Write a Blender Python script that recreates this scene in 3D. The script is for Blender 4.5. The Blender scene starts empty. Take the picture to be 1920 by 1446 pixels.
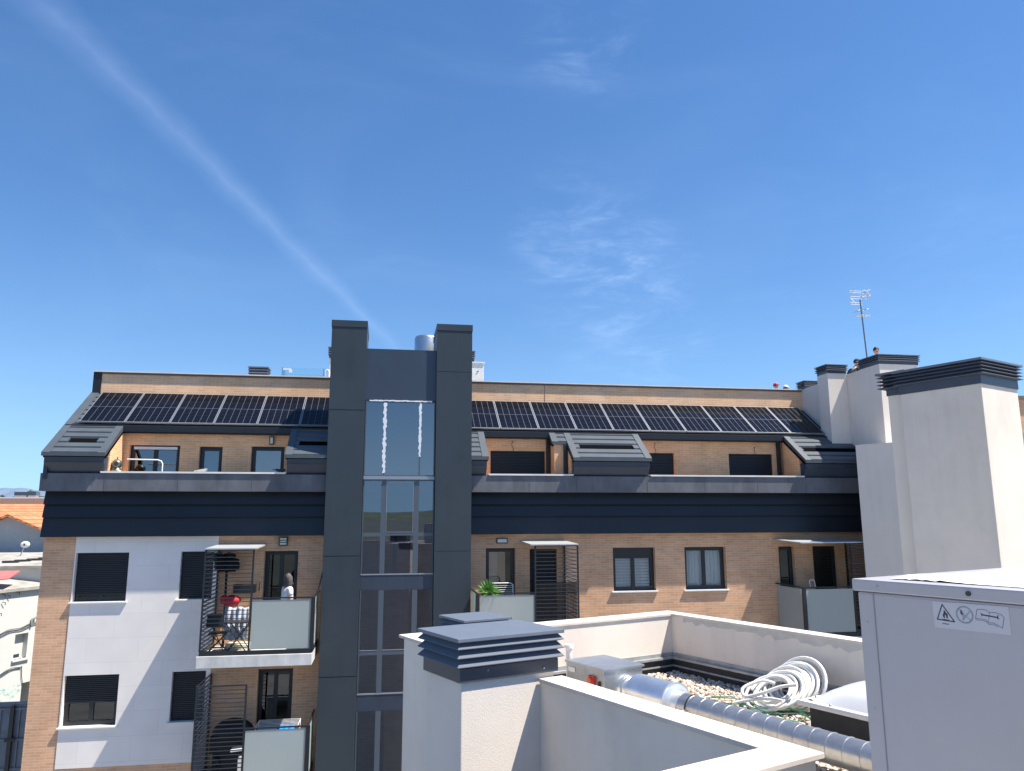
import bpy, bmesh, math, random
from mathutils import Vector, Matrix
random.seed(11)
C = bpy.context.scene.collection
R = math.radians
# ------------------------------------------------------------------ camera, world, sun
SC = bpy.context.scene
pitch, roll, yaw = R(9.95), R(-.17), R(9.46)
cp, sp, sy, cy = math.cos(pitch), math.sin(pitch), math.sin(yaw), math.cos(yaw)
r0 = Vector((cy, -sy, 0)); u0 = Vector((-sy*sp, -cy*sp, cp)); fw = Vector((sy*cp, cy*cp, sp))
rt = r0*math.cos(roll)+u0*math.sin(roll); up = -r0*math.sin(roll)+u0*math.cos(roll)
cd = bpy.data.cameras.new('camera'); cam = bpy.data.objects.new('camera', cd); C.objects.link(cam)
cam.matrix_world = Matrix(((rt.x, up.x, -fw.x, 0), (rt.y, up.y, -fw.y, 0), (rt.z, up.z, -fw.z, 0), (0, 0, 0, 1)))
cd.sensor_width = 36; cd.lens = 36*1418/1920; cd.clip_start = .05; cd.clip_end = 30000
SC.camera = cam
S = Vector((.495, -.18, 1)).normalized()
sl = bpy.data.lights.new('sun', 'SUN'); sl.energy = 5.0; sl.angle = R(.5); sl.color = (1, .93, .83)
so = bpy.data.objects.new('sun', sl); C.objects.link(so); so.rotation_euler = S.to_track_quat('Z', 'Y').to_euler()
W = bpy.data.worlds.new('World'); SC.world = W; W.use_nodes = True
nt = W.node_tree; nt.nodes.clear()
def wn(t, **k):
    n = nt.nodes.new(t)
    for a, b in k.items(): setattr(n, a, b)
    return n
def lk(a, b): nt.links.new(a, b)
def wmath(op, a, b=None, c=None, clamp=False):
    n = wn('ShaderNodeMath', operation=op, use_clamp=clamp)
    for i, v in enumerate((a, b, c)):
        if v is None: continue
        if isinstance(v, (int, float)): n.inputs[i].default_value = v
        else: lk(v, n.inputs[i])
    return n.outputs[0]
sky = wn('ShaderNodeTexSky', sky_type='NISHITA', sun_disc=False)
sky.sun_elevation = math.asin(S.z); sky.sun_rotation = math.atan2(S.x, S.y)
sky.altitude = 800; sky.air_density = 1.1; sky.dust_density = .25; sky.ozone_density = 3.2
tc = wn('ShaderNodeTexCoord'); DIR = tc.outputs['Generated']
sxyz = wn('ShaderNodeSeparateXYZ'); lk(DIR, sxyz.inputs[0])
zz_ = wmath('SQRT', wmath('ADD', wmath('MULTIPLY', sxyz.outputs[2], sxyz.outputs[2]), .011))
cxyz = wn('ShaderNodeCombineXYZ'); lk(sxyz.outputs[0], cxyz.inputs[0]); lk(sxyz.outputs[1], cxyz.inputs[1]); lk(zz_, cxyz.inputs[2])
nv_ = wn('ShaderNodeVectorMath', operation='NORMALIZE'); lk(cxyz.outputs[0], nv_.inputs[0]); lk(nv_.outputs[0], sky.inputs['Vector'])
def wdot(v):
    n = wn('ShaderNodeVectorMath', operation='DOT_PRODUCT'); lk(DIR, n.inputs[0]); n.inputs[1].default_value = v; return n.outputs['Value']
def wnoise(scale, detail, rough, sx=(1, 1, 1), dist=0, rot=(0, 0, 0)):
    m = wn('ShaderNodeMapping'); lk(DIR, m.inputs[0]); m.inputs['Scale'].default_value = sx; m.inputs['Rotation'].default_value = rot
    n = wn('ShaderNodeTexNoise'); lk(m.outputs[0], n.inputs['Vector'])
    n.inputs['Scale'].default_value = scale; n.inputs['Detail'].default_value = detail; n.inputs['Roughness'].default_value = rough; n.inputs['Distortion'].default_value = dist
    return n.outputs['Fac']
def ss(v, a, b):
    n = wn('ShaderNodeMapRange', interpolation_type='SMOOTHSTEP'); lk(v, n.inputs[0])
    n.inputs[1].default_value = a; n.inputs[2].default_value = b; return n.outputs[0]
# old vapour trail crossing the left of the sky
d1, d2 = Vector((-.375, .765, .53)).normalized(), Vector((.005, .975, .222)).normalized()
nn = d1.cross(d2).normalized(); al = (d2-d1).normalized()
t_al = wdot(al); lo, hi = d1.dot(al), d2.dot(al)
wob = wmath('MULTIPLY', wmath('SUBTRACT', wnoise(7, 3, .6), .5), .035)
tt = wmath('DIVIDE', wmath('SUBTRACT', t_al, lo), hi-lo)
bow = wmath('MULTIPLY', wmath('MULTIPLY', tt, wmath('SUBTRACT', 1, tt)), .025)
off = wmath('ABSOLUTE', wmath('ADD', wmath('ADD', wdot(nn), wob), bow))
wid = wmath('ADD', wmath('MULTIPLY', tt, -.016), .031)
core = wmath('SUBTRACT', 1, wmath('DIVIDE', off, wid), clamp=True)
trail = wmath('MULTIPLY', wmath('POWER', core, 1.5), wmath('ADD', wmath('MULTIPLY', wnoise(16, 6, .65), .9), .15))
trail = wmath('MULTIPLY', trail, wmath('MULTIPLY', ss(t_al, lo-.15, lo+.1), wmath('SUBTRACT', 1, ss(t_al, hi-.04, hi+.06))))
# thin cirrus
def patch(d, rad, k):
    n = wn('ShaderNodeVectorMath', operation='DISTANCE'); lk(DIR, n.inputs[0]); n.inputs[1].default_value = Vector(d).normalized()
    return wmath('MULTIPLY', wmath('SUBTRACT', 1, ss(n.outputs['Value'], rad*.2, rad)), k)
pm = None
for d, rad, k in (((.25, .9, .36), .13, .8), ((.31, .9, .31), .11, .8), ((.27, .93, .26), .12, .45), ((.22, .79, .57), .11, .6),
                  ((.38, .91, .185), .09, 1.1), ((.6, .78, .22), .3, .15)):
    q = patch(d, rad, k); pm = q if pm is None else wmath('ADD', pm, q)
cir = wmath('MULTIPLY', ss(wnoise(7, 10, .62, (1, 1, 3.0), .55, (0, .38, 0)), .38, .8), wmath('ADD', .35, ss(wnoise(22, 6, .6, (1, 1, 4), .5, (0, .38, 0)), .35, .7)))
cir = wmath('MULTIPLY', cir, pm)
veil = wmath('MULTIPLY', ss(wnoise(2.2, 5, .6, (1, 1, 2.5), .8), .42, .85), .06)
cl = wmath('ADD', wmath('ADD', wmath('MULTIPLY', trail, .18), wmath('MULTIPLY', cir, .29)), veil, clamp=True)
mx = wn('ShaderNodeMix', data_type='RGBA'); lk(cl, mx.inputs['Factor']); lk(sky.outputs[0], mx.inputs['A'])
mx.inputs['B'].default_value = (5.2, 6.4, 8.6, 1)
hs = wn('ShaderNodeHueSaturation'); hs.inputs['Saturation'].default_value = 1.2; hs.inputs['Hue'].default_value = .503; lk(mx.outputs['Result'], hs.inputs['Color'])
bg = wn('ShaderNodeBackground'); bg.inputs['Strength'].default_value = .092; lk(hs.outputs[0], bg.inputs['Color'])
wo = wn('ShaderNodeOutputWorld'); lk(bg.outputs[0], wo.inputs['Surface'])
SC.view_settings.view_transform = 'Standard'; SC.view_settings.look = 'None'
SC.view_settings.exposure = .95; SC.view_settings.gamma = 1
SC.cycles.max_bounces = 8; SC.cycles.transparent_max_bounces = 12

# ------------------------------------------------------------------ materials
MATS = {}
def mat(name, col, rough=.6, metal=0, var=0, vscale=3, bump=0, bscale=40, spec=.5, streak=0, vcol=None, drip=0, detail=5):
    if name in MATS: return MATS[name]
    m = bpy.data.materials.new(name); m.use_nodes = True; t = m.node_tree; N = t.nodes; b = N['Principled BSDF']
    b.inputs['Base Color'].default_value = (*col, 1); b.inputs['Roughness'].default_value = rough
    b.inputs['Metallic'].default_value = metal; b.inputs['Specular IOR Level'].default_value = spec
    g = N.new('ShaderNodeNewGeometry')
    out = None
    def noise(scale, det, mapscale=(1, 1, 1)):
        mp = N.new('ShaderNodeMapping'); t.links.new(g.outputs['Position'], mp.inputs[0]); mp.inputs['Scale'].default_value = mapscale
        n = N.new('ShaderNodeTexNoise'); t.links.new(mp.outputs[0], n.inputs['Vector']); n.inputs['Scale'].default_value = scale
        n.inputs['Detail'].default_value = det; n.inputs['Roughness'].default_value = .65; return n.outputs['Fac']
    if var or streak:
        c2 = vcol or tuple(min(1, c*(1-var)) for c in col); c1 = col if vcol else tuple(min(1, c*(1+var*.6)) for c in col)
        mix = N.new('ShaderNodeMix'); mix.data_type = 'RGBA'
        f = noise(vscale, detail) if not streak else noise(vscale, detail, (1, 1, streak))
        r = N.new('ShaderNodeMapRange'); t.links.new(f, r.inputs[0]); r.inputs[1].default_value = .35; r.inputs[2].default_value = .68
        t.links.new(r.outputs[0], mix.inputs['Factor']); mix.inputs['A'].default_value = (*c1, 1); mix.inputs['B'].default_value = (*c2, 1)
        t.links.new(mix.outputs['Result'], b.inputs['Base Color'])
    if drip:
        src = b.inputs['Base Color'].links[0].from_socket if b.inputs['Base Color'].links else None
        d1_ = noise(5.5, 7, (1, 1, .07)); d2_ = noise(.9, 5)
        a_ = N.new('ShaderNodeMath'); a_.operation = 'MULTIPLY'; t.links.new(d1_, a_.inputs[0]); t.links.new(d2_, a_.inputs[1])
        r_ = N.new('ShaderNodeMapRange'); t.links.new(a_.outputs[0], r_.inputs[0]); r_.inputs[1].default_value = .24; r_.inputs[2].default_value = .42; r_.inputs[3].default_value = 1; r_.inputs[4].default_value = 1-drip
        v_ = N.new('ShaderNodeVectorMath'); v_.operation = 'SCALE'
        if src: t.links.new(src, v_.inputs[0])
        else: v_.inputs[0].default_value = col
        t.links.new(r_.outputs[0], v_.inputs['Scale']); t.links.new(v_.outputs[0], b.inputs['Base Color'])
    if bump:
        bp = N.new('ShaderNodeBump'); bp.inputs['Strength'].default_value = bump; bp.inputs['Distance'].default_value = .01
        t.links.new(noise(bscale, 4), bp.inputs['Height']); t.links.new(bp.outputs[0], b.inputs['Normal'])
    MATS[name] = m; return m
def brickmat(name, c1, c2, cm, bw=.25, rh=.066, ms=.007, bump=.25, off=.5, var=.12, rough=.85):
    m = bpy.data.materials.new(name); m.use_nodes = True; t = m.node_tree; N = t.nodes; b = N['Principled BSDF']
    b.inputs['Roughness'].default_value = rough
    g = N.new('ShaderNodeNewGeometry'); s = N.new('ShaderNodeSeparateXYZ'); t.links.new(g.outputs['Position'], s.inputs[0])
    a = N.new('ShaderNodeMath'); a.operation = 'ADD'; t.links.new(s.outputs[0], a.inputs[0]); t.links.new(s.outputs[1], a.inputs[1])
    c = N.new('ShaderNodeCombineXYZ'); t.links.new(a.outputs[0], c.inputs[0]); t.links.new(s.outputs[2], c.inputs[1])
    br = N.new('ShaderNodeTexBrick'); t.links.new(c.outputs[0], br.inputs['Vector']); br.offset = off
    br.inputs['Scale'].default_value = 1; br.inputs['Brick Width'].default_value = bw; br.inputs['Row Height'].default_value = rh
    br.inputs['Mortar Size'].default_value = ms; br.inputs['Mortar Smooth'].default_value = .3; br.inputs['Bias'].default_value = 0
    br.inputs['Color1'].default_value = (*c1, 1); br.inputs['Color2'].default_value = (*c2, 1); br.inputs['Mortar'].default_value = (*cm, 1)
    n = N.new('ShaderNodeTexNoise'); n.inputs['Scale'].default_value = 1.7; n.inputs['Detail'].default_value = 6; t.links.new(g.outputs['Position'], n.inputs['Vector'])
    r = N.new('ShaderNodeMapRange'); t.links.new(n.outputs['Fac'], r.inputs[0]); r.inputs[1].default_value = .3; r.inputs[2].default_value = .7
    r.inputs[3].default_value = 1-var; r.inputs[4].default_value = 1+var*.6
    mx = N.new('ShaderNodeVectorMath'); mx.operation = 'SCALE'; t.links.new(br.outputs['Color'], mx.inputs[0]); t.links.new(r.outputs[0], mx.inputs['Scale'])
    t.links.new(mx.outputs[0], b.inputs['Base Color'])
    bp = N.new('ShaderNodeBump'); bp.inputs['Strength'].default_value = bump; bp.inputs['Distance'].default_value = .01; bp.invert = True
    t.links.new(br.outputs['Fac'], bp.inputs['Height']); t.links.new(bp.outputs[0], b.inputs['Normal'])
    MATS[name] = m; return m
def glassmat(name, tint, fac, rough=0.0, gcol=(.9, .95, 1)):
    m = bpy.data.materials.new(name); m.use_nodes = True; t = m.node_tree; N = t.nodes; N.clear()
    tr = N.new('ShaderNodeBsdfTransparent'); tr.inputs[0].default_value = (*tint, 1)
    gl = N.new('ShaderNodeBsdfGlossy'); gl.inputs['Roughness'].default_value = rough; gl.inputs['Color'].default_value = (*gcol, 1)
    fr = N.new('ShaderNodeFresnel'); fr.inputs[0].default_value = 1.5
    ad = N.new('ShaderNodeMath'); ad.operation = 'ADD'; ad.inputs[1].default_value = fac; ad.use_clamp = True; t.links.new(fr.outputs[0], ad.inputs[0])
    mx = N.new('ShaderNodeMixShader'); t.links.new(ad.outputs[0], mx.inputs[0]); t.links.new(tr.outputs[0], mx.inputs[1]); t.links.new(gl.outputs[0], mx.inputs[2])
    o = N.new('ShaderNodeOutputMaterial'); t.links.new(mx.outputs[0], o.inputs[0]); MATS[name] = m; return m
def frostmat(name, col, tcol, alpha=.12):
    m = bpy.data.materials.new(name); m.use_nodes = True; t = m.node_tree; N = t.nodes; N.clear()
    d = N.new('ShaderNodeBsdfDiffuse'); d.inputs[0].default_value = (*col, 1)
    tl = N.new('ShaderNodeBsdfTranslucent'); tl.inputs[0].default_value = (*tcol, 1)
    gl = N.new('ShaderNodeBsdfGlossy'); gl.inputs['Roughness'].default_value = .12
    tr = N.new('ShaderNodeBsdfTransparent'); tr.inputs[0].default_value = (.8, .9, .88, 1)
    a = N.new('ShaderNodeMixShader'); a.inputs[0].default_value = .45; t.links.new(d.outputs[0], a.inputs[1]); t.links.new(tl.outputs[0], a.inputs[2])
    b = N.new('ShaderNodeMixShader'); b.inputs[0].default_value = .10; t.links.new(a.outputs[0], b.inputs[1]); t.links.new(gl.outputs[0], b.inputs[2])
    c = N.new('ShaderNodeMixShader'); c.inputs[0].default_value = alpha; t.links.new(b.outputs[0], c.inputs[1]); t.links.new(tr.outputs[0], c.inputs[2])
    o = N.new('ShaderNodeOutputMaterial'); t.links.new(c.outputs[0], o.inputs[0]); MATS[name] = m; return m
BR = brickmat('brick', (.70, .405, .235), (.58, .325, .185), (.68, .50, .35), var=.14)
BR2 = brickmat('terrace_brick', (.88, .49, .25), (.76, .41, .205), (.84, .60, .39))
PAN = brickmat('render_panel', (.82, .765, .72), (.79, .74, .695), (.70, .66, .625), bw=1.2, rh=.58, ms=.006, bump=.05, var=.05, rough=.8)
CLAD = mat('dark_cladding', (.036, .048, .060), .42, drip=.14, var=.10, vscale=.6, spec=.4)
CLAD2 = mat('tower_spandrel', (.038, .052, .078), .35, drip=.12, var=.10, vscale=.8, spec=.5)
FAS = mat('fascia_metal', (.014, .017, .023), .4, .0, var=.12, vscale=1, spec=.4)
BAND = mat('weathered_band', (.125, .13, .145), .55, .0, drip=.15, var=.28, vscale=2.4, streak=.35, bump=.1, bscale=8, spec=.4)
SLAT = mat('roof_metal', (.070, .084, .097), .45, .0, var=.15, vscale=1.5, spec=.5)
DARK = mat('recess_black', (.006, .006, .007), .9, spec=0)  # plain black stands in for deep shade in roof slots, vents and cowls
FRM = mat('window_frame', (.014, .017, .022), .4)
SHUT = mat('shutter_metal', (.018, .022, .030), .42, spec=.4)
STU = mat('stucco_cream', (.73, .66, .585), .9, drip=.08, var=.07, vscale=1.3, bump=.22, bscale=110, spec=.2)
STU2 = mat('stucco_smooth', (.77, .69, .60), .88, drip=.10, var=.08, vscale=1.1, bump=.12, bscale=90, spec=.2)
STU3 = mat('party_wall_render', (.74, .675, .61), .88, drip=.07, var=.05, vscale=.5, bump=.06, bscale=60, spec=.2)
COP = mat('coping_stone', (.64, .575, .51), .75, var=.16, vscale=2.6, bump=.1, bscale=50, spec=.3)
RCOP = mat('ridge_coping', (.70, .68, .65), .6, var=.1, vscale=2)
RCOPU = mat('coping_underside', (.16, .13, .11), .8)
CAPM = mat('cowl_paint', (.055, .065, .088), .34, var=.12, vscale=4, spec=.5)  # tone kept dark to carry the shade on the collars
CAPT = mat('cowl_paint_sunlit', (.13, .155, .20), .42, var=.06, vscale=5, spec=.6)  # lighter copy of the cowl paint, sunlight put into its colour
GLS = glassmat('window_glass', (.40, .44, .46), .05)
TGL = glassmat('tower_glass_coated', (.30, .34, .40), .21, gcol=(.84, .85, .93))
TGL2 = glassmat('tower_glass_clear', (.36, .41, .48), .17, gcol=(.72, .80, .95))
GLC = glassmat('clear_glass', (.80, .84, .86), .02)
FRO = frostmat('frosted_glass', (.58, .63, .62), (.62, .70, .69))
GALV = mat('galvanised_steel', (.82, .82, .81), .30, .88, var=.10, vscale=9, bump=.04, bscale=14)
GALVB = mat('galvanised_box', (.42, .45, .48), .42, .85, var=.12, vscale=7)
WPL = mat('white_plastic', (.72, .71, .68), .35, var=.05, vscale=12)
ACW = mat('unit_enamel', (.41, .405, .44), .35, drip=.05, var=.03, vscale=3, spec=.5)
WHITE = mat('white_paint', (.75, .75, .73), .6, var=.05)
FILM = mat('plastic_film', (.78, .76, .70), .45, var=.2, vscale=9)
CONC = mat('balcony_concrete', (.58, .58, .56), .8, var=.18, vscale=3, streak=.5, bump=.1)
GREYR = mat('membrane_flashing', (.36, .37, .375), .5, .3, var=.25, vscale=6)
BLKM = mat('membrane_black', (.03, .032, .036), .7, var=.3, vscale=8)
INT = mat('interior_wall', (.42, .42, .43), .8)
INTD = mat('interior_dark', (.05, .05, .055), .9)
CUR = mat('curtain_fabric', (.78, .80, .80), .9, var=.12, vscale=9, streak=.05)
SOLB = mat('solar_cell', (.004, .005, .009), .12, spec=.12)
SOLL = mat('solar_line', (.10, .10, .11), .5)
SOLD = mat('solar_thin_line', (.02, .024, .035), .3)
ALU = mat('aluminium', (.34, .35, .37), .4, .6)

# ------------------------------------------------------------------ helpers
Z = Vector((0, 0, 1)); XV = Vector((1, 0, 0)); YV = Vector((0, 1, 0)); O = Vector((0, 0, 0))
AV = Vector((math.sin(R(-22.5)), math.cos(R(22.5)), 0)); BV = Vector((math.sin(R(67.5)), math.cos(R(67.5)), 0))
def P(a, b, z): return AV*a+BV*b+Z*z
class MB:
    def __init__(s): s.v = []; s.f = []; s.m = []; s.smooth = set()
    def add(s, vs, fs, mi=0, smooth=False):
        o = len(s.v); s.v += [Vector(v) for v in vs]
        for f in fs:
            if smooth: s.smooth.add(len(s.f))
            s.f.append([o+i for i in f]); s.m.append(mi)
        return s
    def ob(s, o, ax, ay, az, mi=0):
        o = Vector(o); vs = [o+ax*i+ay*j+az*k for k in (0, 1) for j in (0, 1) for i in (0, 1)]
        return s.add(vs, [(0, 2, 3, 1), (4, 5, 7, 6), (0, 1, 5, 4), (2, 6, 7, 3), (0, 4, 6, 2), (1, 3, 7, 5)], mi)
    def box(s, x0, x1, y0, y1, z0, z1, mi=0): return s.ob((x0, y0, z0), XV*(x1-x0), YV*(y1-y0), Z*(z1-z0), mi)
    def ab(s, a0, a1, b0, b1, z0, z1, mi=0): return s.ob(P(a0, b0, z0), AV*(a1-a0), BV*(b1-b0), Z*(z1-z0), mi)
    def prism(s, pts, ext, mi=0):
        n = len(pts); vs = [Vector(p) for p in pts]+[Vector(p)+ext for p in pts]
        return s.add(vs, [tuple(range(n))[::-1], tuple(range(n, 2*n))]+[(i, (i+1) % n, n+(i+1) % n, n+i) for i in range(n)], mi)
    def yz(s, x0, x1, pts, mi=0): return s.prism([(x0, y, z) for y, z in pts], XV*(x1-x0), mi)
    def tube(s, pts, r, n=8, mi=0, cap=True):
        pts = [Vector(p) for p in pts]; rs = r if isinstance(r, (list, tuple)) else [r]*len(pts)
        vs = []; prev = None
        for i, p in enumerate(pts):
            d = (pts[min(i+1, len(pts)-1)]-pts[max(i-1, 0)])
            d = d.normalized() if d.length > 1e-9 else (prev or Z)
            if i == 0: ref = Z if abs(d.z) < .9 else XV; u = d.cross(ref).normalized()
            else: u = (u-d*u.dot(d)).normalized()
            w = d.cross(u); prev = d
            vs += [p+(u*math.cos(2*math.pi*k/n)+w*math.sin(2*math.pi*k/n))*rs[i] for k in range(n)]
        fs = [(i*n+k, i*n+(k+1) % n, (i+1)*n+(k+1) % n, (i+1)*n+k) for i in range(len(pts)-1) for k in range(n)]
        s.add(vs, fs, mi, True)
        if cap:
            s.add(vs[:n], [tuple(range(n))[::-1]], mi); s.add(vs[-n:], [tuple(range(n))], mi)
        return s
    def ball(s, c, rx, ry, rz, nu=12, nv=8, mi=0, jit=0, v0=0, v1=1):
        vs = []; c = Vector(c)
        for j in range(nv+1):
            th = math.pi*(v0+(v1-v0)*j/nv)
            for i in range(nu):
                ph = 2*math.pi*i/nu; q = 1+random.uniform(-jit, jit)
                vs.append(c+Vector((rx*math.sin(th)*math.cos(ph)*q, ry*math.sin(th)*math.sin(ph)*q, rz*math.cos(th)*q)))
        return s.add(vs, [(j*nu+i, (j+1)*nu+i, (j+1)*nu+(i+1) % nu, j*nu+(i+1) % nu) for j in range(nv) for i in range(nu)], mi, True)
    def build(s, name, mats, parent=None, bevel=0, fix=True):
        me = bpy.data.meshes.new(name); off = wl(parent)
        me.from_pydata([tuple(v-off) for v in s.v], [], s.f)
        for m in (mats if isinstance(mats, (list, tuple)) else [mats]): me.materials.append(m)
        me.polygons.foreach_set('material_index', s.m)
        me.polygons.foreach_set('use_smooth', [i in s.smooth for i in range(len(s.f))])
        if fix:
            bm = bmesh.new(); bm.from_mesh(me); bmesh.ops.recalc_face_normals(bm, faces=bm.faces[:])
            if bevel:
                es = [e for e in bm.edges if len(e.link_faces) == 2 and e.calc_face_angle(0) > .6]
                bmesh.ops.bevel(bm, geom=es, offset=bevel, segments=2, profile=.6, affect='EDGES', clamp_overlap=True)
            bm.to_mesh(me); bm.free()
        me.update(); o = bpy.data.objects.new(name, me); C.objects.link(o); o.parent = parent
        return o
def wl(o):
    v = Vector((0, 0, 0))
    while o is not None: v += o.location; o = o.parent
    return v
def tag(o, label, cat=None, group=None, kind=None):
    if label: o['label'] = label
    if cat: o['category'] = cat
    if group: o['group'] = group
    if kind: o['kind'] = kind
    return o
def thing(name, loc, label, cat, group=None):
    o = bpy.data.objects.new(name, None); C.objects.link(o); o.location = loc; o.empty_display_size = .2
    return tag(o, label, cat, group)
def copy_tree(o, parent=None):
    c = o.copy(); C.objects.link(c); c.parent = parent
    for ch in list(o.children): copy_tree(ch, c)
    return c

# ------------------------------------------------------------------ ground, mountains
GZ = -13.5
tag(MB().add([(-6000, -6000, GZ), (6000, -6000, GZ), (6000, 9000, GZ), (-6000, 9000, GZ)], [(0, 1, 2, 3)]).build('ground', mat('ground_earth', (.095, .10, .085), .95, var=.4, vscale=.01)), None, kind='structure')
tag(MB().add([(-60, -30, GZ+.02), (40, -30, GZ+.02), (40, 20.9, GZ+.02), (-60, 20.9, GZ+.02)], [(0, 1, 2, 3)]).build('courtyard_pavement', mat('pavement_grey', (.26, .25, .24), .9, var=.2, vscale=.7)), None, kind='structure')
mm = MB(); vs = []; n = 90
for j in range(4):
    for i in range(n+1):
        x = -5200+i*(5200/n); h = 232+16*math.sin(i*.35)+10*math.sin(i*.83+1)+6*math.sin(i*1.9)+random.uniform(-3, 3)
        vs.append((x, 6000+j*700, GZ if j in (0, 3) else h*(.72 if j == 2 else 1)))
mm.add(vs, [(j*(n+1)+i, j*(n+1)+i+1, (j+1)*(n+1)+i+1, (j+1)*(n+1)+i) for j in range(3) for i in range(n)])
tag(mm.build('mountains', mat('mountain_haze_blue', (.12, .17, .25), .95, var=.15, vscale=.004)), None, kind='structure')  # rock colour pushed to blue to carry the distant haze
hb = MB(); vs = []
for j in range(3):
    for i in range(61): vs.append((-4500+i*150, -3000-j*500, GZ if j != 1 else 48+22*math.sin(i*.4)+14*math.sin(i*.9+2)))
hb.add(vs, [(j*61+i, j*61+i+1, (j+1)*61+i+1, (j+1)*61+i) for j in range(2) for i in range(60)])
tag(hb.build('hills', mat('hill_scrub', (.10, .12, .08), .95, var=.3, vscale=.01)), None, kind='structure')
tl = MB()
for i in range(260):
    x = -170+random.random()*170; tl.ball((x, 260+random.uniform(-15, 25), GZ+random.uniform(12, 18.6)), random.uniform(3, 6), 4, random.uniform(2.5, 4.5), 7, 5, jit=.25)
tl.box(-175, 5, 262, 280, GZ, GZ+14)
tag(tl.build('treeline', mat('far_foliage', (.045, .07, .035), .9, var=.5, vscale=.3)), 'dark green belt of distant trees below the mountains', 'trees', kind='stuff')

# ------------------------------------------------------------------ facade building
YW = 21.0
bld = thing('apartment_building', (3, 21, GZ), 'long brick apartment building with dark metal roof bands, balconies and glazed stair tower', 'building')
def wall_xz(mb, y, x0, x1, z0, z1, holes=(), depth=.2, mi=0, rmi=None):
    rmi = mi if rmi is None else rmi
    xs = sorted({x0, x1}|{h[0] for h in holes}|{h[1] for h in holes}); zs = sorted({z0, z1}|{h[2] for h in holes}|{h[3] for h in holes})
    for i in range(len(xs)-1):
        for k in range(len(zs)-1):
            cx, cz = (xs[i]+xs[i+1])/2, (zs[k]+zs[k+1])/2
            if any(h[0] < cx < h[1] and h[2] < cz < h[3] for h in holes): continue
            a, b, c, d = xs[i], xs[i+1], zs[k], zs[k+1]
            mb.add([(a, y, c), (b, y, c), (b, y, d), (a, y, d)], [(0, 1, 2, 3)], mi)
    for a, b, c, d in holes:
        e = y+depth
        mb.add([(a, y, c), (a, e, c), (a, e, d), (a, y, d)], [(0, 1, 2, 3)], rmi)
        mb.add([(b, y, c), (b, y, d), (b, e, d), (b, e, c)], [(0, 1, 2, 3)], rmi)
        mb.add([(a, y, d), (a, e, d), (b, e, d), (b, y, d)], [(0, 1, 2, 3)], rmi)
        mb.add([(a, y, c), (b, y, c), (b, e, c), (a, e, c)], [(0, 1, 2, 3)], rmi)
def window(x0, x1, z0, z1, y, rec, shutter=0, sashes=2, curtain=None, sill=True, kind='window', glass=None, fw_=.055, ext=True, room=1.6, headbox=0, intm=None):
    """recessed window: frame + sashes, panes, roller shutter, sill, room behind"""
    yf = y+rec; m = MB(); t = .045
    m.box(x0, x1, yf-t, yf, z1-fw_, z1); m.box(x0, x1, yf-t, yf, z0, z0+fw_)
    m.box(x0, x0+fw_, yf-t, yf, z0+fw_, z1-fw_); m.box(x1-fw_, x1, yf-t, yf, z0+fw_, z1-fw_)
    w = (x1-x0-2*fw_)/sashes; s = .05; zt = z1-fw_-headbox
    if headbox: m.box(x0+fw_, x1-fw_, yf-t+.005, yf, zt, z1-fw_)
    for k in range(sashes):
        a = x0+fw_+k*w; b = a+w
        m.box(a, a+s, yf-t-.012, yf-.01, z0+fw_, zt); m.box(b-s, b, yf-t-.012, yf-.01, z0+fw_, zt)
        m.box(a+s, b-s, yf-t-.012, yf-.01, zt-s, zt); m.box(a+s, b-s, yf-t-.012, yf-.01, z0+fw_, z0+fw_+s)
    w_o = m.build(kind, FRM, bld)
    g = MB(); g.add([(x0+fw_, yf-.02, z0+fw_), (x1-fw_, yf-.02, z0+fw_), (x1-fw_, yf-.02, zt), (x0+fw_, yf-.02, zt)], [(0, 1, 2, 3)])
    g.build('pane', glass or GLS, w_o, fix=False)
    if shutter:
        m = MB(); zb = z1-(z1-z0)*shutter; k = z1-.002
        while k > zb+.02:
            m.yz(x0+.012, x1-.012, [(yf-.075, k), (yf-.088, k-.008), (yf-.088, k-.034), (yf-.075, k-.042), (yf-.066, k-.04), (yf-.066, k)]); k -= .045
        m.box(x0+.012, x1-.012, yf-.064, yf-.056, zb, z1-.004)
        m.build('roller_shutter', SHUT, w_o)
    if curtain:
        m = MB(); nseg = 60; a, b = x0+fw_, x1-fw_
        rng = [(a, b)] if curtain == 'blind' else ([(a, b)] if curtain == 'full' else [(a, a+(b-a)*curtain[0])])
        for (p, q) in rng:
            if curtain == 'blind':
                k = zt-.02
                while k > z0+.1:
                    m.box(p+.06, q-.06, yf+.03, yf+.036, k-.075, k-.005); k -= .082
            else:
                vs = [(p+(q-p)*i/nseg, yf+.06+.018*math.sin(i*1.25)+.008*math.sin(i*.5), zz) for zz in (z0+.03, zt-.02) for i in range(nseg+1)]
                m.add(vs, [(i, i+1, nseg+2+i, nseg+1+i) for i in range(nseg)])
        m.build('curtain', CUR, w_o, fix=False)
    m = MB(); a, b, c, d = x0-.2, x1+.2, z0-.1, z1+.1; y1 = yf+room; y0 = yf+.004
    m.add([(a, y0, c), (b, y0, c), (b, y0, d), (a, y0, d), (a, y1, c), (b, y1, c), (b, y1, d), (a, y1, d)], [(4, 5, 6, 7), (0, 1, 5, 4), (3, 2, 6, 7), (0, 3, 7, 4), (1, 2, 6, 5)])
    m.build('interior', intm or INTD, w_o, fix=False)
    if sill:
        MB().box(x0-.06, x1+.04, y-.055, yf-.05, z0-.035, z0+.004).build('sill', WHITE, w_o, bevel=.004)
    return w_o
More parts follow.
